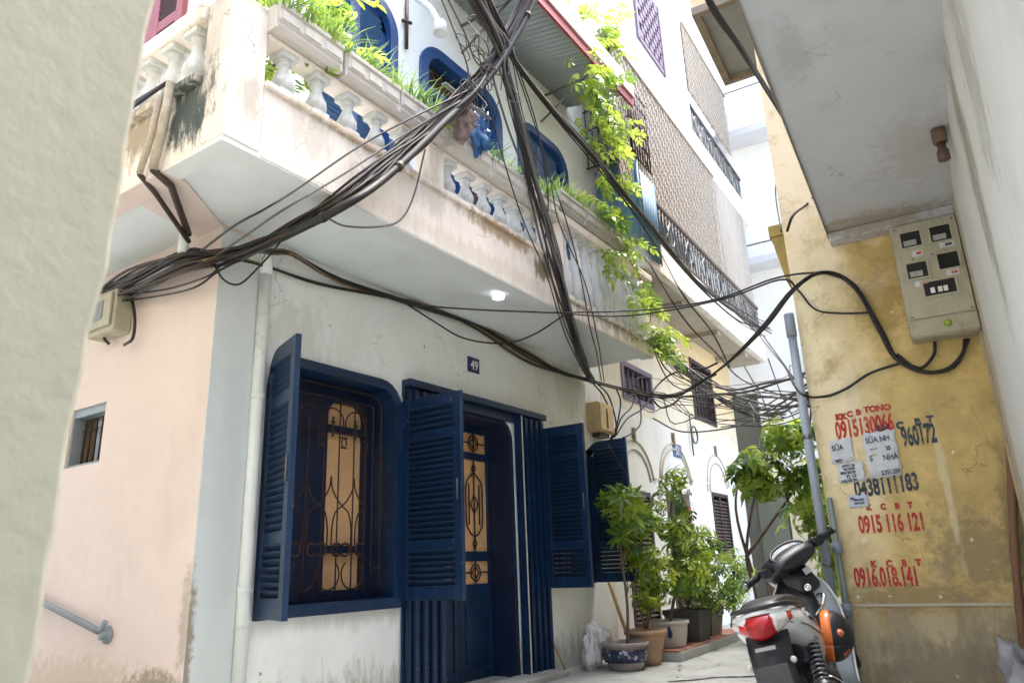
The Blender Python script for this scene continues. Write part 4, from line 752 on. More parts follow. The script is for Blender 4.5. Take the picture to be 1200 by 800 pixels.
def loose(label, keys, r=.008, m=0):
    t = root('cable', label, 'cable', SP[keys[0]][0], group='loose cables over the alley', world=True)
    for k in keys: single(t, k, r, m)
loose('thin black cable running level from the white wall across to the ochre wall', ['E1'], .0075)
loose('thin cable just under the level one, dropping to the ochre wall by the pipe', ['E2'], .0075)
loose('slack black cable hanging in a loop beneath the balcony soffit', ['E3'], .0075)
loose('cable from the meter loop swinging left past the grey pipe', ['M1'], .009)
loose('grey cables fanning from the top of the grey pipe to the balcony end', ['M2', 'M3', 'M5'], .011, 2)
loose('low sagging grey cable between the pipe and the coiled wire on the white wall', ['M4'], .009, 2)
loose('bunch of black cables dropping into the plywood box on the white wall', ['R1', 'R2', 'R3', 'R4', 'R5', 'R6'], .010)
loose('two looping cables by the small barred window under the balcony', ['T1', 'T2'], .012)
loose('long slanting cables over the neighbour balcony towards the grey pipe', ['K1', 'K2'], .009)
loose('thin tangled wires above the tree at the end of the alley', ['W1', 'W2', 'W3', 'W4'], .008, 2)
loose('thin purple brown wire hanging beside the last navy shutter into the pot', ['wire4'], .005, 1)
t = root('cable', 'coiled wire hung on the neighbour wall below the tall barred window', 'cable', (-4.1, 11.4, 2.9))
MB().tube([(.0 + .006 * i / 30, .13 * math.cos(i * .5), .14 * math.sin(i * .5)) for i in range(40)], .012, 5).tube([(0, -.13, .3), (0, -.13, -.35)], .012, 5).build('coil', M_cab[2], t)
# ---- boxes and fittings on the walls
t = root('junction_box', 'small beige electric box with cable loops on the pink side wall', 'box', (-5.2, YP, 2.6), world=True)
MB().box(-5.36, -5.00, YP - .13, YP - .001, 2.66, 2.98).build('body', M_beige, t, bevel=.012)
MB().box(-5.33, -5.03, YP - .150, YP - .131, 2.70, 2.95).build('lid', M_beige, t, bevel=.008)
MB().box(-5.30, -5.13, YP - .154, YP - .151, 2.76, 2.90).build('meter_window', mat('foggy_window', (.20, .21, .22), .3), t)
for k in ('box', 'box2'): single(t, k, .011)
t = root('plywood_box', 'weathered plywood fuse box on the white wall above the far navy shutters', 'box', (XW, 7.87, 2.42), world=True)
MB().box(XW + .001, XW + .16, 7.60, 7.98, 2.45, 2.80).build('body', M_wood, t, bevel=.006); MB().box(XW + .161, XW + .175, 7.62, 7.96, 2.47, 2.78).build('lid', M_wood, t, bevel=.004)
MB().box(XW + .176, XW + .182, 7.77, 7.80, 2.50, 2.73).build('hinge_strip', M_maroon, t); MB().box(XW + .02, XW + .12, 7.68, 7.92, 2.40, 2.448).build('base', M_maroon, t)
t = root('meter_box', 'beige electric meter box with five windows high on the ochre wall', 'box', Y.location, Y.rotation_euler.z)
MB().box(.592, .968, -.16, -.002, 2.225, 2.985).build('body', M_beige, t, bevel=.018)
MB().box(.598, .962, -.172, -.160, 2.345, 2.975).build('cover', M_beige, t, bevel=.01); MB().box(.598, .962, -.170, -.160, 2.235, 2.338).build('lower_lid', M_beige, t, bevel=.006)
mw = mat('meter_dark', (.02, .02, .022), .15); mg = mat('meter_register', (.36, .36, .35), .4, var=.2, scale=30)
for i, (u, z, a, b) in enumerate(((.70, 2.865, .055, .05), (.865, 2.865, .055, .05), (.70, 2.655, .055, .05), (.875, 2.68, .055, .05), (.80, 2.52, .085, .045))):
    mb = MB(); ring(mb, 'y', -.182, -.168, [(u - a - .015, z - b - .012), (u + a + .015, z - b - .012), (u + a + .015, z + b + .012), (u - a - .015, z + b + .012)], [(u - a, z - b), (u + a, z - b), (u + a, z + b), (u - a, z + b)])
    wf = mb.build('window', M_beige, t); MB().box(u - a, u + a, -.176, -.1725, z - b, z + b).build('pane', mw, wf)
    if i in (0, 1, 2): MB().box(u - a * .8, u + a * .5, -.180, -.1765, z - b * .8, z - b * .1).build('register', mg, wf)
    if i == 4:
        for k in (-.04, 0, .03): MB().box(u + k - .012, u + k + .012, -.184, -.1765, z - .03, z + .005).build('breaker', M_wht, wf, bevel=.003)
for u, z, wd in ((.72, 2.765, .06), (.885, 2.785, .08), (.715, 2.565, .085), (.885, 2.60, .07)):
    s = MB().box(u - wd / 2, u + wd / 2, -.1755, -.1725, z - .018, z + .018).build('sticker', M_paper, t); MB().box(u - wd * .1, u + wd * .35, -.1775, -.176, z - .008, z + .009).build('print', M_inkr if wd != .08 else M_ink, s)
MB().lathe([(.022, 0), (.022, .012), (.012, .02), (.001, .02)], 12, Matrix.Translation((.80, -.171, 2.29)) @ Matrix.Rotation(R(90), 4, 'X')).build('green_lock', mat('green_knob', (.28, .38, .03), .4), t)
for u, z in ((.62, 2.95), (.94, 2.95), (.62, 2.36), (.94, 2.36), (.69, 2.735), (.80, 2.74), (.87, 2.745)): MB().lathe([(.007, 0), (.005, .004), (.001, .004)], 8, Matrix.Translation((u, -.172, z)) @ Matrix.Rotation(R(90), 4, 'X')).build('screw', M_steel, t)
text('EVN', .022, M_inkr, t, frame_M((.79, -.1735, 2.395), (1, 0, 0)), 'printed_text') if False else None
# grey pipe at the corner of the ochre wall
t = root('grey_pipe', 'tall grey plastic conduit pipe at the left edge of the ochre wall', 'pipe', Y.location, Y.rotation_euler.z)
MB().tube([(-.105, -.06, 0), (-.105, -.06, 2.40)], .028, 12).build('pipe', M_pvc, t); MB().tube([(-.105, -.06, 2.40), (-.105, -.06, 2.56)], .034, 12).build('socket', M_pvc, t)
for z in (.9, 1.7): MB().tube([(-.105, -.06, z), (-.105, -.06, z + .03)], .032, 12).build('clip', M_steel, t)
t = root('thin_pipe', 'thin water pipe with couplings close behind the grey conduit pipe', 'pipe', Y.location, Y.rotation_euler.z)
MB().tube([(-.035, -.045, 0), (-.035, -.045, 1.32)], .017, 8).build('pipe', mat('green_grey_pipe', (.20, .25, .22), .5), t)
for z in (.62, .98): MB().tube([(-.035, -.045, z), (-.035, -.045, z + .07)], .03, 10).build('coupling', M_pvc, t)
t = root('bamboo_pole', 'brown bamboo pole leaning in the corner of the ochre wall', 'pole', Y.location, Y.rotation_euler.z)
pz = [.05 + i * .1 for i in range(16)]; MB().tube([(.755 + .215 * z / 1.53 + .006 * math.sin(z * 5), -.10 + .06 * z / 1.5, z) for z in pz], [.021 if i % 3 else .025 for i in range(16)], 8).build('cane', mat('brown_bamboo', (.20, .10, .055), .6, var=.25, scale=8), t)
t = root('handrail', 'galvanised pipe handrail with round end flange on the pink wall', 'handrail', (-4.8, YP, .68), world=True)
MB().tube([(-6.6, YP - .05, 1.09), (-5.72, YP - .05, .885), (-4.86, YP - .05, .69)], .022, 8).build('rail', M_pvc, t)
MB().lathe([(.001, 0), (.055, 0), (.055, .018), (.03, .02), (.03, .05), (.001, .05)], 14, Matrix.Translation((-4.83, YP - .001, .665)) @ Matrix.Rotation(R(90), 4, 'X')).tube([(-4.86, YP - .05, .69), (-4.83, YP - .05, .70), (-4.80, YP - .045, .745)], .018, 6).build('flange', M_pvc, t)
t = root('drain_pipe', 'pair of rusty drain pipes down the lichened side of the balcony', 'pipe', (-3.6, YB - .03, 3.2), world=True)
rust = mat('stained_pipe', (.50, .44, .36), .7, var=.25, scale=12, col2=(.22, .13, .08), amt2=.6, s2=10)
for a, b, r in (((-3.56, 3.70), (-3.70, 3.20), .026), ((-3.66, 3.66), (-3.84, 3.22), .02)):
    MB().tube([(a[0], YB - .07, a[1]), ((a[0] * .5 + b[0] * .5), YB - .045, (a[1] + b[1]) / 2), (b[0], YB - .04, b[1])], r, 8).build('pipe', rust, t)
MB().tube([(-3.70, YB - .04, 3.2), (-3.74, YB + .1, 3.17), (-4.10, YP - .18, 3.10)], .022, 8).build('elbow', M_cab[1], t); MB().tube([(-3.84, YB - .04, 3.22), (-3.9, YB + .1, 3.175), (-4.12, YP - .16, 3.06)], .016, 8).build('hose', M_cab[1], t)
MB().tube([(-4.155, 2.47, 3.17), (-4.15, 2.47, 2.98)], .034, 10).build('socket', M_pvcw, t)
t = root('drain_hose', 'black hoses lying along the ledge under the side balusters', 'hose', (-4, YB - .06, 3.7), world=True)
for k in range(3): MB().tube(spline([(-5.2, YB - .07, 3.685), (-4.4, YB - .065 - .01 * k, 3.69 + .012 * k), (-3.95, YB - .07, 3.70 + .012 * k), (-3.62, YB - .06, 3.73)], 5), .011, 6).build('hose', M_cab[0], t)
t = root('wall_lamp', 'white swan neck lamp arm on the white wall above the blue door', 'lamp', (XW, 4.1, 6.0), world=True)
MB().tube(spline([(XW, 3.95, 6.0), (-3.8, 4.1, 6.07), (-3.62, 4.28, 5.93), (-3.56, 4.36, 5.78)], 5), .03, 8).build('arm', M_wht, t); MB().lathe([(.02, .0), (.06, -.03), (.065, -.14), (.05, -.14), (.001, -.1)], 12, Matrix.Translation((-3.55, 4.37, 5.80))).build('shade', M_wht, t)
MB().tube([(XW + .03, 4.4, 6.3), (XW + .03, 4.4, 5.72)], .018, 6).tube([(XW + .03, 4.34, 6.0), (XW + .03, 4.46, 6.05)], .018, 6).build('hook', M_iron, t)
def crumple(mb, c, s, seed, amp=.3, nu=34, nv=24):
    rows = []
    for j in range(nv + 1):
        th = math.pi * j / nv; row = []
        for i in range(nu + 1):
            ph = 2 * math.pi * (i % nu) / nu; d = Vector((math.sin(th) * math.cos(ph), math.sin(th) * math.sin(ph), math.cos(th)))
            k = 1 + amp * (noise.noise(d * 1.6 + Vector((seed, 0, 0))) + .8 * abs(noise.noise(d * 3.3 + Vector((0, seed, 0)))) + .5 * abs(noise.noise(d * 8 + Vector((0, 0, seed)))) - .35)
            row.append(Vector(c) + Vector((d.x * s[0], d.y * s[1], d.z * s[2])) * k)
        rows.append(row)
    return mb.grid(rows, sm=True)
t = root('blue_bag', 'blue plastic bag hanging below the cable crossing in front of the blue door', 'bag', (-2.98, 4.2, 4.1), world=True)
crumple(MB(), (-2.98, 4.17, 4.28), (.07, .085, .15), 3.1, .95).build('bag', mat('blue_plastic', (.03, .14, .36), .35, var=.35, scale=9, bump=.2), t); MB().tube([(-2.98, 4.17, 4.44), (-2.9, 4.0, 4.52)], .006, 5).build('string', M_cab[0], t)
t = root('cloth_bundle', 'faded pink bundle stuffed under the cables beside the blue bag', 'bundle', (-2.95, 3.85, 4.1), world=True)
crumple(MB(), (-2.95, 3.88, 4.24), (.07, .10, .11), 7.7, 1.1).build('cloth', mat('faded_pink_cloth', (.33, .25, .24), .9, var=.3, scale=8, bump=.4), t); MB().box(-2.93, -2.89, 3.62, 4.2, 4.39, 4.40).build('tray', M_pvc, t)
# rods and bag at the foot of the white wall
t = root('stick', 'thin pale stick leaning on the white wall beside the navy gate', 'stick', (-3.95, 6.62, 0), world=True); MB().tube([(-3.93, 6.66, .01), (-3.99, 6.48, .37)], .012, 6).build('rod', M_wood, t)
t = root('bamboo_stick', 'tan bamboo stick leaning on the wall behind the white plastic bag', 'stick', (-3.8, 7.8, 0), world=True); MB().tube([(-3.76, 7.88, .02), (-3.84, 7.78, .38), (-3.93, 7.70, .80)], .02, 7).build('cane', mat('tan_bamboo', (.42, .30, .14), .6, var=.2, scale=10), t)
t = root('plastic_bag', 'crumpled white printed plastic bag on the ground beside the blue patterned pot', 'bag', (-3.74, 7.0, 0), world=True)
mbg = mat('white_plastic', (.62, .62, .66), .4, var=.12, scale=10, bump=.4, bscale=14, col2=(.35, .36, .42), amt2=.4, s2=14)
crumple(MB(), (-3.76, 7.02, .24), (.13, .15, .16), 1.3, .5).build('bag', mbg, t); crumple(MB(), (-3.70, 6.78, .16), (.07, .09, .19), 5.3, .45).build('fold', mbg, t)
t = root('rubbish_bag', 'grey crumpled bag at the foot of the bamboo pole', 'bag', Y.location, Y.rotation_euler.z); crumple(MB(), (.80, -.22, .24), (.14, .12, .24), 9.1, .7).build('bag', mat('grey_plastic', (.34, .34, .36), .5, var=.3, scale=10, bump=.3), t)
# ================================================================ plants
def leafmat(n, c, tr=.4, ro=.3): return mat(n, c, ro, var=.25, scale=15, trans=tr)
LM = {'dk': leafmat('leaf_dark_green', (.06, .14, .035), .35), 'md': leafmat('leaf_mid_green', (.15, .27, .045), .45), 'yl': leafmat('leaf_yellow_green', (.34, .45, .05), .5), 'br': leafmat('leaf_bright_lime', (.42, .55, .09), .5), 'oc': leafmat('leaf_ochre', (.42, .34, .08), .4)}
M_bark = mat('grey_brown_bark', (.14, .105, .08), .9, var=.25, scale=14, bump=.4)
def blade(mb, o, d, n, L, W, droop=.25, fold=.18, k=4):
    d = Vector(d).normalized(); s = d.cross(Vector(n)).normalized(); u = s.cross(d).normalized(); rows = []
    for i in range(k + 1):
        t = i / k; wd = W * .5 * (math.sin(math.pi * min(1, t * .93 + .06)) ** .8); c = Vector(o) + d * (L * t) - u * (droop * L * t * t)
        rows.append([c - s * wd + u * fold * wd, c, c + s * wd + u * fold * wd])
    mb.grid(rows)
def whorl(nl, L, W, tilt, m, seed):
    r = random.Random(seed); mb = MB(); mb.tube([(0, 0, -.10), (0, 0, 0)], .004, 4)
    for i in range(nl):
        a = 2 * math.pi * i / nl + r.uniform(-.2, .2); z = tilt + r.uniform(-.25, .25); d = Vector((math.cos(a) * math.cos(z), math.sin(a) * math.cos(z), math.sin(z)))
        blade(mb, d * .02, d, (0, 0, 1), L * r.uniform(.75, 1.15), W * r.uniform(.8, 1.15), r.uniform(.15, .45))
    return mb.mesh('leaf', m)
def sprig(npair, L, lf, W, m, seed):
    r = random.Random(seed); mb = MB(); st = [(0, 0, 0), (L * .4, 0, -.03 * L), (L * .75, 0, -.14 * L), (L, 0, -.32 * L)]; sp_ = spline(st, 4); mb.tube(sp_, .003, 4)
    for i in range(npair):
        p = sp_[int((i + 1) / (npair + .3) * (len(sp_) - 1))]
        for s in (-1, 1):
            d = Vector((.55, s * .8, r.uniform(-.5, .15))); blade(mb, p, d, (0, 0, 1), lf * r.uniform(.7, 1.1), W * r.uniform(.8, 1.1), .3, k=3)
    blade(mb, sp_[-1], Vector((1, 0, -.6)), (0, 0, 1), lf, W, .3, k=3)
    return mb.mesh('leaf', m)
def scatter(t, meshes, blobs, up=.6, scale=(.5, 1.3), name='leaf', outward=1.):
    for c, rad, n in blobs:
        c = Vector(c)
        for i in range(n):
            v = Vector((rnd.gauss(0, 1), rnd.gauss(0, 1), rnd.gauss(0, 1))).normalized(); p = c + Vector((v.x * rad[0], v.y * rad[1], v.z * rad[2])) * (rnd.random() ** .45)
            ax = (v * outward + Vector((rnd.gauss(0, .35), rnd.gauss(0, .35), up + rnd.gauss(0, .3)))).normalized()
            o = link(name, rnd.choice(meshes), t, loc=p); o.rotation_euler = (ax.to_track_quat('Z', 'Y').to_matrix() @ Matrix.Rotation(rnd.random() * 6.28, 3, 'Z')).to_euler(); s = rnd.uniform(*scale); o.scale = (s, s, s)
def stem(t, pts, r, name='stem'): MB().tube(spline(pts, 5), [r * (1 - .6 * i / (5 * (len(pts) - 1))) for i in range(5 * (len(pts) - 1) + 1)], 7).build(name, M_bark, t)
W_ = [whorl(7, .17, .055, -.15, LM[k], s) for s, k in enumerate(('dk', 'md', 'md', 'yl', 'yl', 'dk'))]
WL = [whorl(8, .20, .05, .1, LM[k], 20 + s) for s, k in enumerate(('md', 'yl', 'br', 'md'))]
WS = [whorl(6, .12, .042, .1, LM[k], 40 + s) for s, k in enumerate(('dk', 'md', 'yl', 'yl', 'br', 'md'))]
SPg = [sprig(5, .26, .10, .042, LM[k], 60 + s) for s, k in enumerate(('br', 'br', 'yl', 'md'))]
TW = [sprig(3, .20, .13, .05, LM[k], 70 + s) for s, k in enumerate(('md', 'yl', 'br', 'md', 'dk'))]
# tree at the end of the alley
t = root('tree', 'leafy umbrella tree at the end of the alley beside the grey pipe', 'tree', (-3.15, 10.3, 0))
stem(t, [(0, 0, 0), (.05, 0, .5), (.0, -.05, 1.0), (.2, -.1, 1.7), (.55, -.2, 2.4)], .032, 'trunk'); stem(t, [(.0, -.05, 1.0), (.5, .1, 1.6), (.95, .1, 2.1)], .03, 'branch'); stem(t, [(.03, 0, .8), (-.02, -.2, 1.6), (.2, -.4, 2.2)], .025, 'branch')
WT = [whorl(8, .22, .072, -.05, LM[k], 80 + s) for s, k in enumerate(('dk', 'md', 'yl', 'br', 'md', 'br', 'yl'))]
scatter(t, WT + [x for x in TW[:3]], [((.85, -.45, 2.50), (.42, .45, .22), 46), ((.50, -.5, 2.05), (.42, .4, .36), 66), ((1.05, -.3, 1.9), (.40, .4, .45), 66), ((.85, 0, 1.45), (.38, .4, .35), 40), ((1.2, -.1, 1.1), (.36, .4, .45), 50), ((.25, -.55, 2.05), (.25, .3, .2), 16), ((1.0, .1, .75), (.35, .35, .3), 24)], up=.9, scale=(.45, .98))
# potted plants
def pot(label, loc, prof, m, group='plant pots along the white wall', n=22, soil=None, extra=None):
    t = root('plant_pot', label, 'pot', loc, group=group); MB().lathe(prof, n, cap=True).build('pot', m, t)
    if soil: MB().lathe([(.001, soil[1]), (soil[0], soil[1] + .001)], n, cap=False).build('soil', M_earth, t)
    return t
def bowl(r, h, k=.72, lip=.03): return [(.001, 0), (r * k, 0), (r * k * 1.05, h * .08), (r * .93, h * .5), (r * .97, h * .8), (r, h - lip * 1.2), (r * 1.08, h - lip), (r * 1.08, h), (r * .97, h), (r * .93, h - .05), (.001, h - .051)]
t = pot('blue glazed bowl pot with dark floral band, nearest to the camera', (-3.42, 6.95, 0), bowl(.215, .25), mat('glazed_grey_blue', (.30, .26, .25), .25, var=.15, scale=6, coat=.3), soil=(.2, .21))
MB().lathe([(.203, .075), (.215, .14), (.217, .19)], 24, cap=False).build('glaze_band', mat('navy_glaze_pattern', (.03, .04, .09), .2, var=.2, fleck=((.45, .45, .45), 22, .60)), t, solid=.004)
pot('tall terracotta pot between the blue bowl pot and the step', (-3.38, 7.35, 0), [(.001, 0), (.13, 0), (.145, .05), (.19, .25), (.20, .28), (.215, .285), (.215, .325), (.185, .325), (.17, .28), (.001, .279)], mat('terracotta', (.40, .25, .16), .8, var=.12, scale=8, col2=(.5, .4, .3), amt2=.5, s2=7), soil=(.18, .295))
t = pot('grey ceramic pot with a blue figure on its side, on the red tile step', (-3.38, 7.95, .1), bowl(.21, .27, .78), mat('pale_grey_ceramic', (.42, .40, .36), .35, var=.08, scale=5, coat=.2), soil=(.19, .235))
for zz, r_ in ((.15, .05), (.20, .028)): MB().lathe([(.001, 0), (r_, 0), (r_ * .8, .01), (.001, .012)], 10, Matrix.Translation((.08, -.178, zz)) @ Matrix.Rotation(R(90), 4, 'X') @ Matrix.Rotation(R(-24), 4, 'Y')).build('blue_figure', mat('blue_glaze', (.02, .04, .12), .25), t)
for lab, loc, m in (('dark square concrete pot behind the grey ceramic pot, on the step', (-3.42, 8.65, .1), (.07, .07, .07)), ('last square grey pot at the far end of the red tile step', (-3.52, 9.35, .1), (.16, .14, .13))):
    t = root('plant_pot', lab, 'pot', loc, group='plant pots along the white wall'); mm = mat('pot_concrete', m, .85, var=.15, scale=8)
    mb = MB(); rg = []
    for s, z in ((.17, 0), (.21, .28), (.225, .29), (.225, .34), (.20, .34), (.195, .31)): rg.append([Vector((a * s, b * s, z)) for a, b in ((-1, -1), (1, -1), (1, 1), (-1, 1))])
    mb.rings(rg, sm=False); mb.build('pot', mm, t, bevel=.006); MB().box(-.19, .19, -.19, .19, .31, .32).build('soil', M_earth, t)
G2 = 'green plants in the pots along the white wall'
def potted(label, loc, stems, meshes, blobs, up=.5, **k):
    k = {'scale': (.38, .95), **k}; blobs = [(c, rad, int(n * 1.35)) for c, rad, n in blobs]
    t = root('potted_plant', label, 'plant', loc, group=G2)
    for s, r in stems: stem(t, s, r)
    scatter(t, meshes, blobs, up, **k); return t
potted('tall slender plant with long pale leaves above the blue bowl pot', (-3.40, 6.97, .2), [([(0, 0, 0), (.02, .02, .4), (-.02, .05, .9), (.0, .1, 1.35)], .018), ([(-.0, .05, .8), (.05, .25, 1.1), (.1, .35, 1.3)], .010)],
       WL, [((.0, .1, 1.38), (.22, .24, .14), 18), ((.1, .3, 1.2), (.2, .25, .15), 12), ((.02, .0, 1.1), (.08, .1, .1), 3)], up=.4, scale=(.5, 1.1))
t = potted('bushy plant with yellow tinged leaves in the terracotta pot', (-3.38, 7.37, .33), [([(0, 0, 0), (.03, .1, .3), (.1, .12, .6)], .014), ([(0, 0, 0), (-.05, -.05, .35), (-.02, .1, .75)], .012), ([(0, .02, 0), (.1, .2, .4)], .01)],
       WS + TW[:4] + [W_[3]], [((.05, .1, .58), (.26, .30, .26), 52), ((.0, .25, .35), (.2, .3, .2), 22), ((.05, -.05, .75), (.17, .2, .17), 14)])
for p, e in (((.18, .1, .62), 0), ((.1, -.1, .38), 1.2)):
    mb = MB(); blade(mb, (0, 0, 0), (.5, .6, -.35), (0, 0, 1), .26, .06, .1); o = mb.build('leaf', LM['oc'], t, label='large withered ochre leaf'); o.location = p; o.rotation_euler = (0, 0, e)
potted('tall dense shrub rising in front of the arched door', (-3.38, 8.0, .33), [([(0, 0, 0), (.05, .2, .5), (.0, .3, 1.1), (.05, .45, 1.6)], .02), ([(.02, .1, .3), (.15, .35, .7)], .014)],
       WS + W_[1:3] + TW, [((.0, .35, 1.33), (.30, .42, .28), 36), ((.05, .3, .95), (.30, .42, .25), 34), ((.02, .6, 1.62), (.18, .25, .15), 12), ((.1, .1, .5), (.28, .34, .25), 36)])
potted('low glossy shrub overflowing the dark square pot', (-3.42, 8.65, .44), [([(0, 0, 0), (.1, .0, .3), (.15, .05, .6)], .014)], WS + TW, [((.12, .0, .45), (.30, .42, .32), 90), ((.15, .1, .15), (.28, .4, .18), 50), ((.05, .6, .75), (.22, .3, .22), 34)])
potted('rounded dark green shrub at the far corner of the neighbour house', (-3.72, 11.0, .05), [([(0, 0, 0), (.05, .1, .4), (.1, .1, .8)], .02)], WS + TW, [((.1, .1, .72), (.36, .4, .34), 90), ((.1, -.2, .42), (.28, .3, .22), 36)])
# step of red tiles under the pots
t = root('tile_step', 'low step paved with red tiles under the flower pots', 'step', (-3.6, 7.6, 0))
st0 = Matrix.Rotation(R(2.2), 4, 'Z')
MB().box(-.42, .48, -.02, 2.55, 0, .088, st0).build('base', M_conc, t, bevel=.006)
tm = [MB().box(-.094, .094, -.124, .124, 0, .014).mesh('tile', m) for m in (M_tile, M_tilep, M_tile)]
for i in range(4):
    for j in range(10):
        v = st0 @ Vector((-.23 + i * .2, .11 + j * .256, .089)); o = link('tile', tm[(i * 3 + j * 7) % 3], t, loc=v); o.rotation_euler = (rnd.gauss(0, .006), rnd.gauss(0, .006), R(2.2)); o.location.z += rnd.uniform(0, .002)
# fallen leaves
t = root('fallen_leaves', 'few yellow leaves fallen on the alley near the pots', 'leaves', (-2.9, 7.0, .006)); t['kind'] = 'stuff'
for k in range(16):
    mb = MB(); blade(mb, (0, 0, 0), (1, 0, .03), (0, 0, 1), rnd.uniform(.05, .10), .03, .05); o = mb.build('leaf', LM[rnd.choice(('oc', 'yl', 'dk'))], t); o.location = (rnd.uniform(-.6, .8), rnd.uniform(-.6, 1.2), .004); o.rotation_euler = (0, 0, rnd.random() * 6)
# climbing vine on the end of the balcony
t = root('climbing_vine', 'lime green climbing vine hanging from the awning end and down the balcony', 'vine', (-3.1, 7.5, 3.3), world=True)
vp_ = [[(-3.2, 7.6, 3.3), (-3.05, 7.5, 3.8), (-3.08, 7.0, 4.3), (-3.1, 6.9, 4.7), (-3.15, 6.9, 5.3), (-3.2, 6.8, 5.9), (-3.2, 6.7, 6.4)], [(-3.05, 7.1, 4.3), (-3.03, 6.5, 4.1), (-3.03, 6.3, 3.95)], [(-3.15, 6.9, 5.3), (-3.1, 6.5, 5.0), (-3.08, 6.2, 4.5)]]
for p in vp_: MB().tube(spline(p, 5), .007, 5).build('stem', M_bark, t)
VB = [((-3.12, 6.95, 5.95), (.18, .40, .34), 36), ((-3.12, 6.45, 6.2), (.14, .3, .25), 26), ((-3.1, 6.55, 5.6), (.14, .3, .22), 12), ((-3.1, 6.5, 5.05), (.12, .2, .2), 6), ((-3.1, 6.9, 5.05), (.1, .2, .2), 7), ((-3.08, 6.3, 4.5), (.08, .2, .12), 9), ((-3.05, 6.95, 4.35), (.06, .2, .12), 8), ((-3.03, 7.2, 3.85), (.06, .14, .2), 9), ((-3.03, 7.45, 3.38), (.10, .18, .22), 26), ((-3.03, 6.4, 3.98), (.06, .2, .12), 10)]
for c, rad, n in VB:
    for i in range(n):
        v = Vector((rnd.gauss(0, .5), rnd.gauss(0, .5), rnd.gauss(0, .5))); o = link('leaf', rnd.choice(SPg), t, loc=Vector(c) + Vector((v.x * rad[0], v.y * rad[1], v.z * rad[2])) * 1.2)
        s = rnd.uniform(.65, 1.15); o.scale = (s, s, s); o.rotation_euler = (rnd.gauss(0, .3), rnd.uniform(-.2, .9), rnd.uniform(-1.9, 1.9))
# leafy plant standing on the balcony behind the first planters
t = root('balcony_plant', 'bright leafy plant showing through the balusters at the balcony corner', 'plant', (-3.5, 2.5, 3.36), world=True)
MB().tube(spline([(-3.5, 2.5, 3.36), (-3.45, 2.5, 3.9), (-3.4, 2.6, 4.5)], 4), .012, 6).build('stem', M_bark, t)
for c, rad, n in (((-3.38, 2.55, 4.55), (.2, .35, .22), 40), ((-3.4, 2.5, 3.9), (.12, .3, .2), 26), ((-3.35, 2.95, 4.6), (.15, .3, .18), 22)):
    for i in range(n):
        o = link('leaf', rnd.choice(SPg), t, loc=Vector(c) + Vector((rnd.gauss(0, .6) * rad[0], rnd.gauss(0, .6) * rad[1], rnd.gauss(0, .6) * rad[2]))); s = rnd.uniform(.5, .9); o.scale = (s, s, s); o.rotation_euler = (rnd.gauss(0, .4), rnd.uniform(-.9, .6), rnd.random() * 6.28)
# plant on the high terrace above the awning
t = root('terrace_plant', 'sunlit pale plant on the high terrace above the red awning edge', 'plant', (-3.7, 7.9, 7.2), world=True)
for i in range(60):
    o = link('leaf', rnd.choice(SPg[:3]), t, loc=(-3.55 + rnd.gauss(0, .15), 7.6 + rnd.gauss(0, .3), 7.75 + rnd.gauss(0, .3))); o.rotation_euler = (rnd.gauss(0, .4), rnd.uniform(-.9, .6), rnd.random() * 6.28)
# ================================================================ scooter (local frame: x right, y forward, z up)
LEAN = -12
SC = root('motor_scooter', 'white and black motor scooter parked in front of the grey pipe', 'scooter', (-.985, 4.37, 0), 0)
SC.rotation_euler = (0, R(LEAN), R(5))
sil = mat('silver_white_fairing', (.74, .75, .76), .26, var=.03, scale=6, coat=.5); gre = mat('grey_fairing', (.36, .42, .45), .35, var=.04, coat=.3)
blk = mat('black_plastic', (.016, .016, .02), .38, var=.15, scale=12); seatm = mat('black_vinyl', (.014, .014, .017), .42, var=.2, scale=20, bump=.15, bscale=90)
redl = mat('red_lens', (.50, .012, .02), .12, var=.15, scale=14, coat=.6); clr = mat('clear_lens', (.62, .58, .55), .1, var=.35, scale=40, coat=.6)
chrome = mat('chrome', (.75, .75, .76), .12, 1., var=.02); alu = mat('cast_aluminium', (.32, .32, .33), .4, .8, var=.1); org = mat('orange_gloss', (.85, .20, .035), .25, var=.04, coat=.4); dkmetal = mat('engine_grey', (.07, .07, .075), .5, .6, var=.25)
def sup(hw, hh, e, n=20):
    out = []
    for i in range(n):
        a = 2 * math.pi * i / n; c, s = math.cos(a), math.sin(a); out.append((hw * math.copysign(abs(c) ** e, c), hh * math.copysign(abs(s) ** e, s)))
    return out
def loft(secs, n=20, e=.75):
    """secs: (y, zc, half width, half height, x centre)"""
    mb = MB(); rg = []
    for s in secs:
        y, zc, hw, hh = s[:4]; xc = s[4] if len(s) > 4 else 0; rg.append([Vector((xc + a, y, zc + b)) for a, b in sup(hw, hh, e, n)])
    return mb.rings(rg)
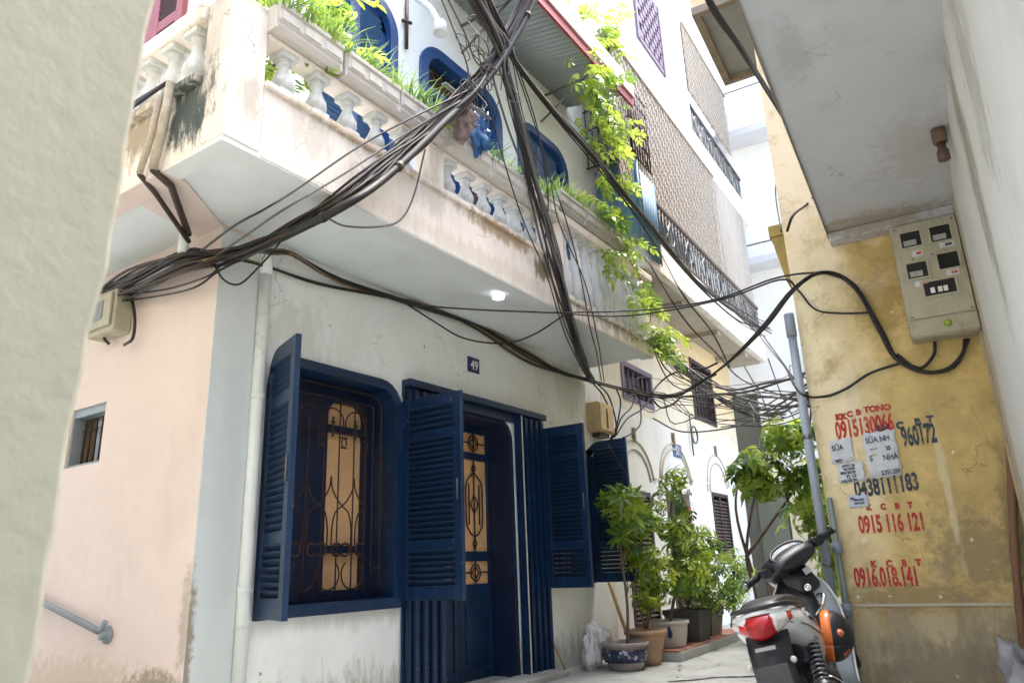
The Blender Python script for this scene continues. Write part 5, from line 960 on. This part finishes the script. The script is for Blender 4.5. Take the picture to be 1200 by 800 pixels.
def wheel(nm, y, w):
    X = Matrix.Translation((0, y, .285)) @ Matrix.Rotation(R(90), 4, 'Y')
    t = MB().lathe([(.225, -w * .7), (.245, -w), (.268, -w * .9), (.281, -w * .45), (.285, 0), (.281, w * .45), (.268, w * .9), (.245, w), (.225, w * .7)], 36, X, cap=False).build('wheel', M_black, SC)
    m = MB().lathe([(.205, -w * .6), (.232, -w * .72), (.232, w * .72), (.205, w * .6), (.205, -w * .6)], 32, X, cap=False); m.build('rim', alu, t)
    m = MB().lathe([(.001, -.06), (.045, -.06), (.06, -.04), (.06, .04), (.045, .06), (.001, .06)], 16, X)
    for i in range(5):
        a = 2 * math.pi * i / 5
        for da in (-.12, .12): m.tube([X @ Vector((.05 * math.cos(a + da), .05 * math.sin(a + da), 0)), X @ Vector((.21 * math.cos(a + da * .6), .21 * math.sin(a + da * .6), 0))], .012, 6)
    m.build('spokes', alu, t)
    k = MB()
    for i in range(48):
        a = 2 * math.pi * i / 48
        for s in (-1, 1): k.box(-.004, .004, s * w * .55 - w * .3, s * w * .55 + w * .3, .279, .286, X @ Matrix.Rotation(a, 4, 'Z') @ Matrix.Rotation(R(90), 4, 'Y') @ Matrix.Rotation(s * .5, 4, 'Z'))
    k.build('tread', M_black, t, kind='stuff')
    return t
wheel('rear', -.60, .046); wheel('front', .63, .04)
# tail body
loft([(-.86, .715, .075, .022), (-.82, .712, .118, .046), (-.72, .695, .146, .068), (-.58, .668, .158, .092), (-.42, .632, .158, .115), (-.25, .585, .148, .128), (-.08, .535, .118, .115), (.05, .50, .085, .08)], 24, .7).build('tail_cowl', sil, SC)
loft([(-.62, .545, .10, .05), (-.45, .50, .115, .07), (-.25, .46, .11, .085), (-.02, .42, .09, .08), (.1, .40, .07, .06)], 20).build('under_cover', blk, SC)
# dark graphic stripe on both flanks
for s in (-1, 1):
    mb = MB(); mb.grid([[(s * (.159), -.52, .69), (s * .160, -.43, .675), (s * .158, -.34, .65)], [(s * .160, -.52, .675), (s * .161, -.42, .65), (s * .158, -.31, .615)]]); mb.build('stripe', blk, SC, solid=.003)
for s in (-1, 1):
    MB().tube(spline([(s * .120, -.80, .688), (s * .158, -.62, .655), (s * .160, -.42, .61), (s * .150, -.22, .575)], 6), .0028, 5).build('panel_gap', blk, SC)
    MB().box(min(s * .155, s * .162), max(s * .155, s * .162), -.60, -.52, .715, .728).build('side_badge', chrome, SC)
# tail light: red centre, clear ends
def lens(x0, x1, m, nm, g=0, par=None):
    mb = MB(); rows = []
    for j in range(9):
        v = j / 8; row = []
        for i in range(11):
            x = x0 + (x1 - x0) * i / 10; k = abs(x) / .125
            zt = .742 - .012 * k * k; zb = .642 + .058 * k ** 1.5; z = zb + (zt - zb) * v
            y = -.888 + .075 * k * k + .028 * (2 * v - 1) ** 2 + .012 * v; row.append((x, y - g, z))
        rows.append(row)
    mb.grid(rows); return mb.build(nm, m, par or SC, solid=.012)
tl = lens(-.134, .134, redl, 'tail_light'); lens(-.132, -.098, clr, 'turn_signal', .007, tl); lens(.062, .118, clr, 'turn_signal', .007, tl); lens(-.055, .055, mat('deep_red_lens', (.35, .004, .01), .2, var=.3, scale=30), 'brake_lamp', .006, tl)
mb = MB(); rows = []
for zz, o in ((.745, .0), (.757, .012), (.764, .03)): rows.append([(x, -.888 + .075 * (abs(x) / .125) ** 2 + .02 + o, zz - .012 * (abs(x) / .125) ** 2) for x in [-.135 + .0135 * i for i in range(21)]])
mb.grid(rows).build('tail_trim', sil, SC, solid=.008)
# rear mudguard
rows = []
for (y, z, hw) in ((-.83, .66, .095), (-.865, .60, .095), (-.895, .52, .09), (-.92, .42, .085), (-.94, .33, .08), (-.945, .28, .072)):
    rows.append([(hw * k, y + .05 * k * k, z) for k in (-1, -.8, -.5, 0, .5, .8, 1)])
MB().grid(rows).build('rear_mudguard', blk, SC, solid=.008)
rows = [[(.062 * k, -.60 + (.335 - .02 * abs(k)) * math.sin(a), .285 + (.335 - .02 * abs(k)) * math.cos(a)) for k in (-1, -.7, 0, .7, 1)] for a in [R(-120 + 11 * i) for i in range(16)]]
MB().grid(rows).build('inner_fender', blk, SC, solid=.006)
MB().box(-.045, .045, -.905, -.893, .60, .615).build('lamp_strip', alu, SC); MB().box(-.075, .075, -.918, -.912, .44, .54, None).build('plate_bracket', dkmetal, SC, bevel=.006)
for s in (-1, 1): MB().lathe([(.001, 0), (.012, 0), (.014, .008), (.008, .012), (.001, .012)], 14, Matrix.Translation((s * .098, -.872, .545)) @ Matrix.Rotation(R(90), 4, 'X')).build('reflector', clr, SC)
# seat and grab rail
loft([(-.80, .765, .05, .010), (-.76, .775, .090, .022), (-.62, .780, .112, .030), (-.45, .772, .118, .030), (-.34, .757, .118, .030), (-.22, .745, .112, .032), (-.05, .735, .10, .032), (.06, .70, .07, .03), (.10, .68, .04, .018)], 24, .7).build('seat', seatm, SC)
MB().tube(spline([(.125, -.42, .742), (.140, -.58, .752), (.132, -.74, .765), (.08, -.84, .772), (-.08, -.84, .772), (-.132, -.74, .765), (-.140, -.58, .752), (-.125, -.42, .742)], 6), .012, 10).build('grab_rail', blk, SC)
# under-bone spine and leg shields
loft([(.02, .48, .085, .09), (.15, .44, .075, .085), (.26, .46, .075, .09), (.34, .55, .085, .11), (.40, .66, .095, .11), (.44, .78, .09, .09), (.45, .86, .07, .05)], 20, .7).build('centre_cover', blk, SC)
for s in (-1, 1):
    prof = [(.86, .05, .10, .43, .47), (.80, .06, .15, .42, .50), (.70, .07, .18, .40, .50), (.58, .07, .185, .38, .47), (.46, .07, .18, .35, .43), (.36, .07, .165, .31, .38), (.28, .08, .16, .26, .31)]
    inn = []; out = []
    for z, xi, xo, yi, yo in prof:
        inn.append([(s * (xi + (xo - xi) * k), yi + (yo - yi) * (k ** 2) * .6, z) for k in [i / 6 for i in range(7)]])
        out.append([(s * (xi + (xo + .004 - xi) * k), yi + .022 + (yo - yi) * (k ** 2) * .6, z) for k in [i / 6 for i in range(7)]])
    MB().grid(inn).build('inner_leg_shield', gre if s > 0 else blk, SC, solid=.006); MB().grid(out).build('leg_shield', sil, SC, solid=.010)
    MB().tube(spline([Vector(r[-1]) + Vector((s * .004, .01, 0)) for r in inn], 4), .008, 8).build('shield_rim', sil, SC)
MB().lathe([(.001, 0), (.022, 0), (.022, .012), (.012, .012), (.012, .006), (.001, .006)], 16, Matrix.Translation((.07, .355, .80)) @ Matrix.Rotation(R(70), 4, 'X')).build('ignition_lock', chrome, SC)
# steering: handlebar group turned left
ST = Matrix.Translation((0, .46, .9)) @ Matrix.Rotation(R(40), 4, Vector((0, -.44, .90))) @ Matrix.Translation((0, -.46, -.9))
def stb(mb, nm, m, **k): mb.v = [tuple(ST @ Vector(v)) for v in mb.v]; return mb.build(nm, m, SC, **k)
mb = loft([(.60, .93, .05, .04), (.56, .945, .12, .070), (.48, .965, .170, .080), (.40, .975, .178, .070), (.33, .965, .155, .050), (.295, .955, .115, .025)], 24, .8); cowl = stb(mb, 'handlebar_cowl', blk)
mb = loft([(.57, .915, .06, .05), (.60, .92, .10, .07), (.63, .93, .09, .06), (.65, .93, .05, .03)], 20); stb(mb, 'headlight_surround', sil)
mb = MB(); TI = Matrix.Translation((0, .355, 1.015)) @ Matrix.Rotation(R(42), 4, 'X')
mb.lathe([(.118, -.012), (.125, .0), (.118, .010), (.105, .006), (.105, -.012)], 28, TI @ Matrix.Diagonal((1.05, .62, 1, 1)), cap=False); rim = stb(mb, 'instrument_rim', blk)
mb = MB().lathe([(.001, .0), (.107, .0), (.107, -.03)], 28, TI @ Matrix.Diagonal((1.05, .62, 1, 1)), cap=False); stb(mb, 'instrument_face', mat('instrument_face', (.62, .68, .70), .25, var=.3, scale=26))
for s in (-1, 1):
    mb = MB(); mb.tube(spline([(s * .10, .45, .97), (s * .20, .43, .985), (s * .26, .405, .985), (s * .335, .372, .98)], 5), .013, 8); stb(mb, 'handlebar', blk)
    mb = MB(); mb.tube([(s * .235, .415, .985), (s * .345, .367, .98)], .0185, 12); stb(mb, 'grip', M_black)
    mb = MB(); mb.tube([(s * .345, .367, .98), (s * .358, .361, .979)], .016, 10); stb(mb, 'bar_end', alu)
    mb = MB(); mb.tube(spline([(s * .17, .49, .965), (s * .24, .485, .965), (s * .33, .44, .955)], 5), .007, 6); stb(mb, 'brake_lever', blk)
    mb = loft([(.33, .975, .03, .028, s * .205), (.43, .98, .032, .03, s * .195)], 12); stb(mb, 'switch_housing', blk)
mb = loft([(.36, .80, .06, .04), (.40, .85, .075, .09), (.45, .88, .085, .09), (.5, .87, .08, .09), (.54, .85, .05, .06)], 18, .8); stb(mb, 'steering_neck', blk)
mb = MB().box(.01, .055, .352, .358, .855, .892, None); stb(mb, 'sticker', M_paper)
for s in (-1, 1):
    mb = MB(); mb.tube(spline([(s * .22, .46, .965), (s * .17, .56, 1.0), (s * .08, .60, .95), (s * .03, .58, .80)], 6), .005, 6); stb(mb, 'control_cable', M_black)
mb = MB()
for s in (-1, 1): mb.tube([(s * .075, .46, .70), (s * .075, .60, .30)], .018, 10); mb.tube([(s * .075, .58, .38), (s * .075, .63, .285)], .026, 10)
stb(mb, 'front_fork', dkmetal)
rows = [[(.055 * k, .63 + (.315 - .03 * abs(k)) * math.sin(a), .285 + (.315 - .03 * abs(k)) * math.cos(a)) for k in (-1, -.7, 0, .7, 1)] for a in [R(-75 + 12 * i) for i in range(12)]]
MB().grid(rows).build('front_mudguard', sil, SC, solid=.006)
# engine, swing arm, shocks, exhaust, stand
loft([(-.12, .30, .10, .09), (.02, .31, .13, .10), (.12, .33, .11, .09), (.22, .36, .06, .06), (.30, .38, .05, .05)], 16).build('engine', dkmetal, SC)
for s in (-1, 1):
    MB().tube([(s * .085, -.10, .30), (s * .09, -.60, .285)], .022, 8).build('swing_arm', dkmetal, SC)
    a, b = Vector((s * .125, -.46, .60)), Vector((s * .125, -.62, .30)); d = (b - a)
    sh = MB().tube([a, b], .014, 8).tube([a + d * .70, b], .024, 10).build('shock_absorber', dkmetal, SC)
    pts = []; e1 = Vector((1, 0, 0)); e2 = d.normalized().cross(e1)
    for i in range(110):
        tt = i / 109; pts.append(a + d * (.06 + .68 * tt) + (e1 * math.cos(tt * 11 * 6.283) + e2 * math.sin(tt * 11 * 6.283)) * .031)
    MB().tube(pts, .006, 6).build('coil_spring', mat('spring_steel', (.25, .25, .27), .3, .8, var=.1), sh)
ex = loft([(.05, .20, .03, .03, .13), (-.20, .23, .035, .035, .15), (-.30, .26, .055, .058, .155), (-.70, .36, .062, .066, .165), (-.80, .385, .055, .058, .165), (-.82, .39, .02, .02, .165)], 18, 1).build('muffler', blk, SC)
mb = MB(); rows = []
for i in range(9):
    t = i / 8; y = -.33 - .36 * t; zc = .268 + .093 * t + .004; rows.append([(.158 + .008 * t + .072 * math.cos(R(a)), y, zc + .075 * math.sin(R(a))) for a in range(-35, 100, 15)])
mb.grid(rows).build('heat_shield', chrome, ex, solid=.004)
MB().tube(spline([(.12, .0, .30), (.155, .05, .26), (.165, -.06, .22), (.19, -.12, .235)], 5), .011, 8).build('kick_starter', chrome, SC)
for s in (-1, 1): MB().tube([(s * .10, -.32, .30), (s * .22, -.33, .295)], .014, 8).build('foot_peg', M_black, SC)
MB().tube([(-.09, -.05, .26), (-.15, -.10, .12), (-.215, -.13, .03)], .012, 8).box(-.235, -.19, -.16, -.10, .018, .030).build('side_stand', dkmetal, SC)
MB().tube(spline([(.10, .14, .66), (.15, .10, .70), (.17, .13, .745), (.13, .20, .75)], 5), .012, 8).build('helmet_hook', chrome, SC)
# helmet hanging on the scooter's right side: a thing of its own
HM = root('helmet', 'black half helmet with orange front band hanging on the scooter', 'helmet', (-.935, 4.30, .575)); HM.scale = (.85, .85, .85); hz = (rt * .88 - fw * .33 + upv * .12).normalized(); hx = (-fw - hz * (-fw).dot(hz)).normalized()
HM.rotation_euler = Matrix((hx, hz.cross(hx), hz)).transposed().to_euler()
def sph(r, u0, u1, v0, v1, nu=18, nv=10, sc=(1, 1.12, .95)):
    return [[(r * sc[0] * math.cos(R(v0 + (v1 - v0) * j / nv)) * math.cos(R(u0 + (u1 - u0) * i / nu)), r * sc[1] * math.cos(R(v0 + (v1 - v0) * j / nv)) * math.sin(R(u0 + (u1 - u0) * i / nu)), r * sc[2] * math.sin(R(v0 + (v1 - v0) * j / nv))) for i in range(nu + 1)] for j in range(nv + 1)]
hb = mat('matt_black_shell', (.015, .016, .02), .42, var=.1)
MB().grid(sph(.130, 0, 360, -22, 90, 32, 14)).build('shell', hb, HM, solid=.008); MB().grid(sph(.134, 0, 360, -24, 2, 32, 4)).build('orange_band', org, HM, solid=.004)
MB().grid(sph(.118, 0, 360, -20, 85, 24, 8)).build('lining', seatm, HM)
def badge(u, v, r, m, k):
    mm = MB().lathe([(.001, 0), (r, 0), (r, .003), (.001, .003)], 18); p = Vector(sph(.1345 + k, u, u + 1, v, v + 1, 1, 1)[0][0]); q_ = Matrix.Translation(p) @ p.to_track_quat('Z', 'Y').to_matrix().to_4x4(); mm.v = [tuple(q_ @ Vector(x)) for x in mm.v]; return mm
bd = badge(-28, 24, .021, org, 0).build('badge', org, HM); badge(-28, 24, .013, M_paper, .002).build('badge_ring', mat('peach_badge', (.8, .45, .3), .4), bd); badge(-28, 24, .007, org, .004).build('badge_dot', mat('red_badge', (.5, .05, .03), .4), bd)
for i in range(5):
    for j in range(4):
        if rnd.random() < .85:
            u = 22 + i * 9 + rnd.uniform(-2, 2); v = 26 + j * 7; MB().grid(sph(.1352, u, u + rnd.uniform(4, 8), v, v + rnd.uniform(3, 5.5), 2, 2)).build('orange_lettering', org, HM, solid=.001)
MB().tube(spline([(.10, .06, -.03), (.05, .03, -.14), (-.02, 0, -.17), (-.09, .05, -.03)], 5), .006, 6).build('chin_strap', M_black, HM)
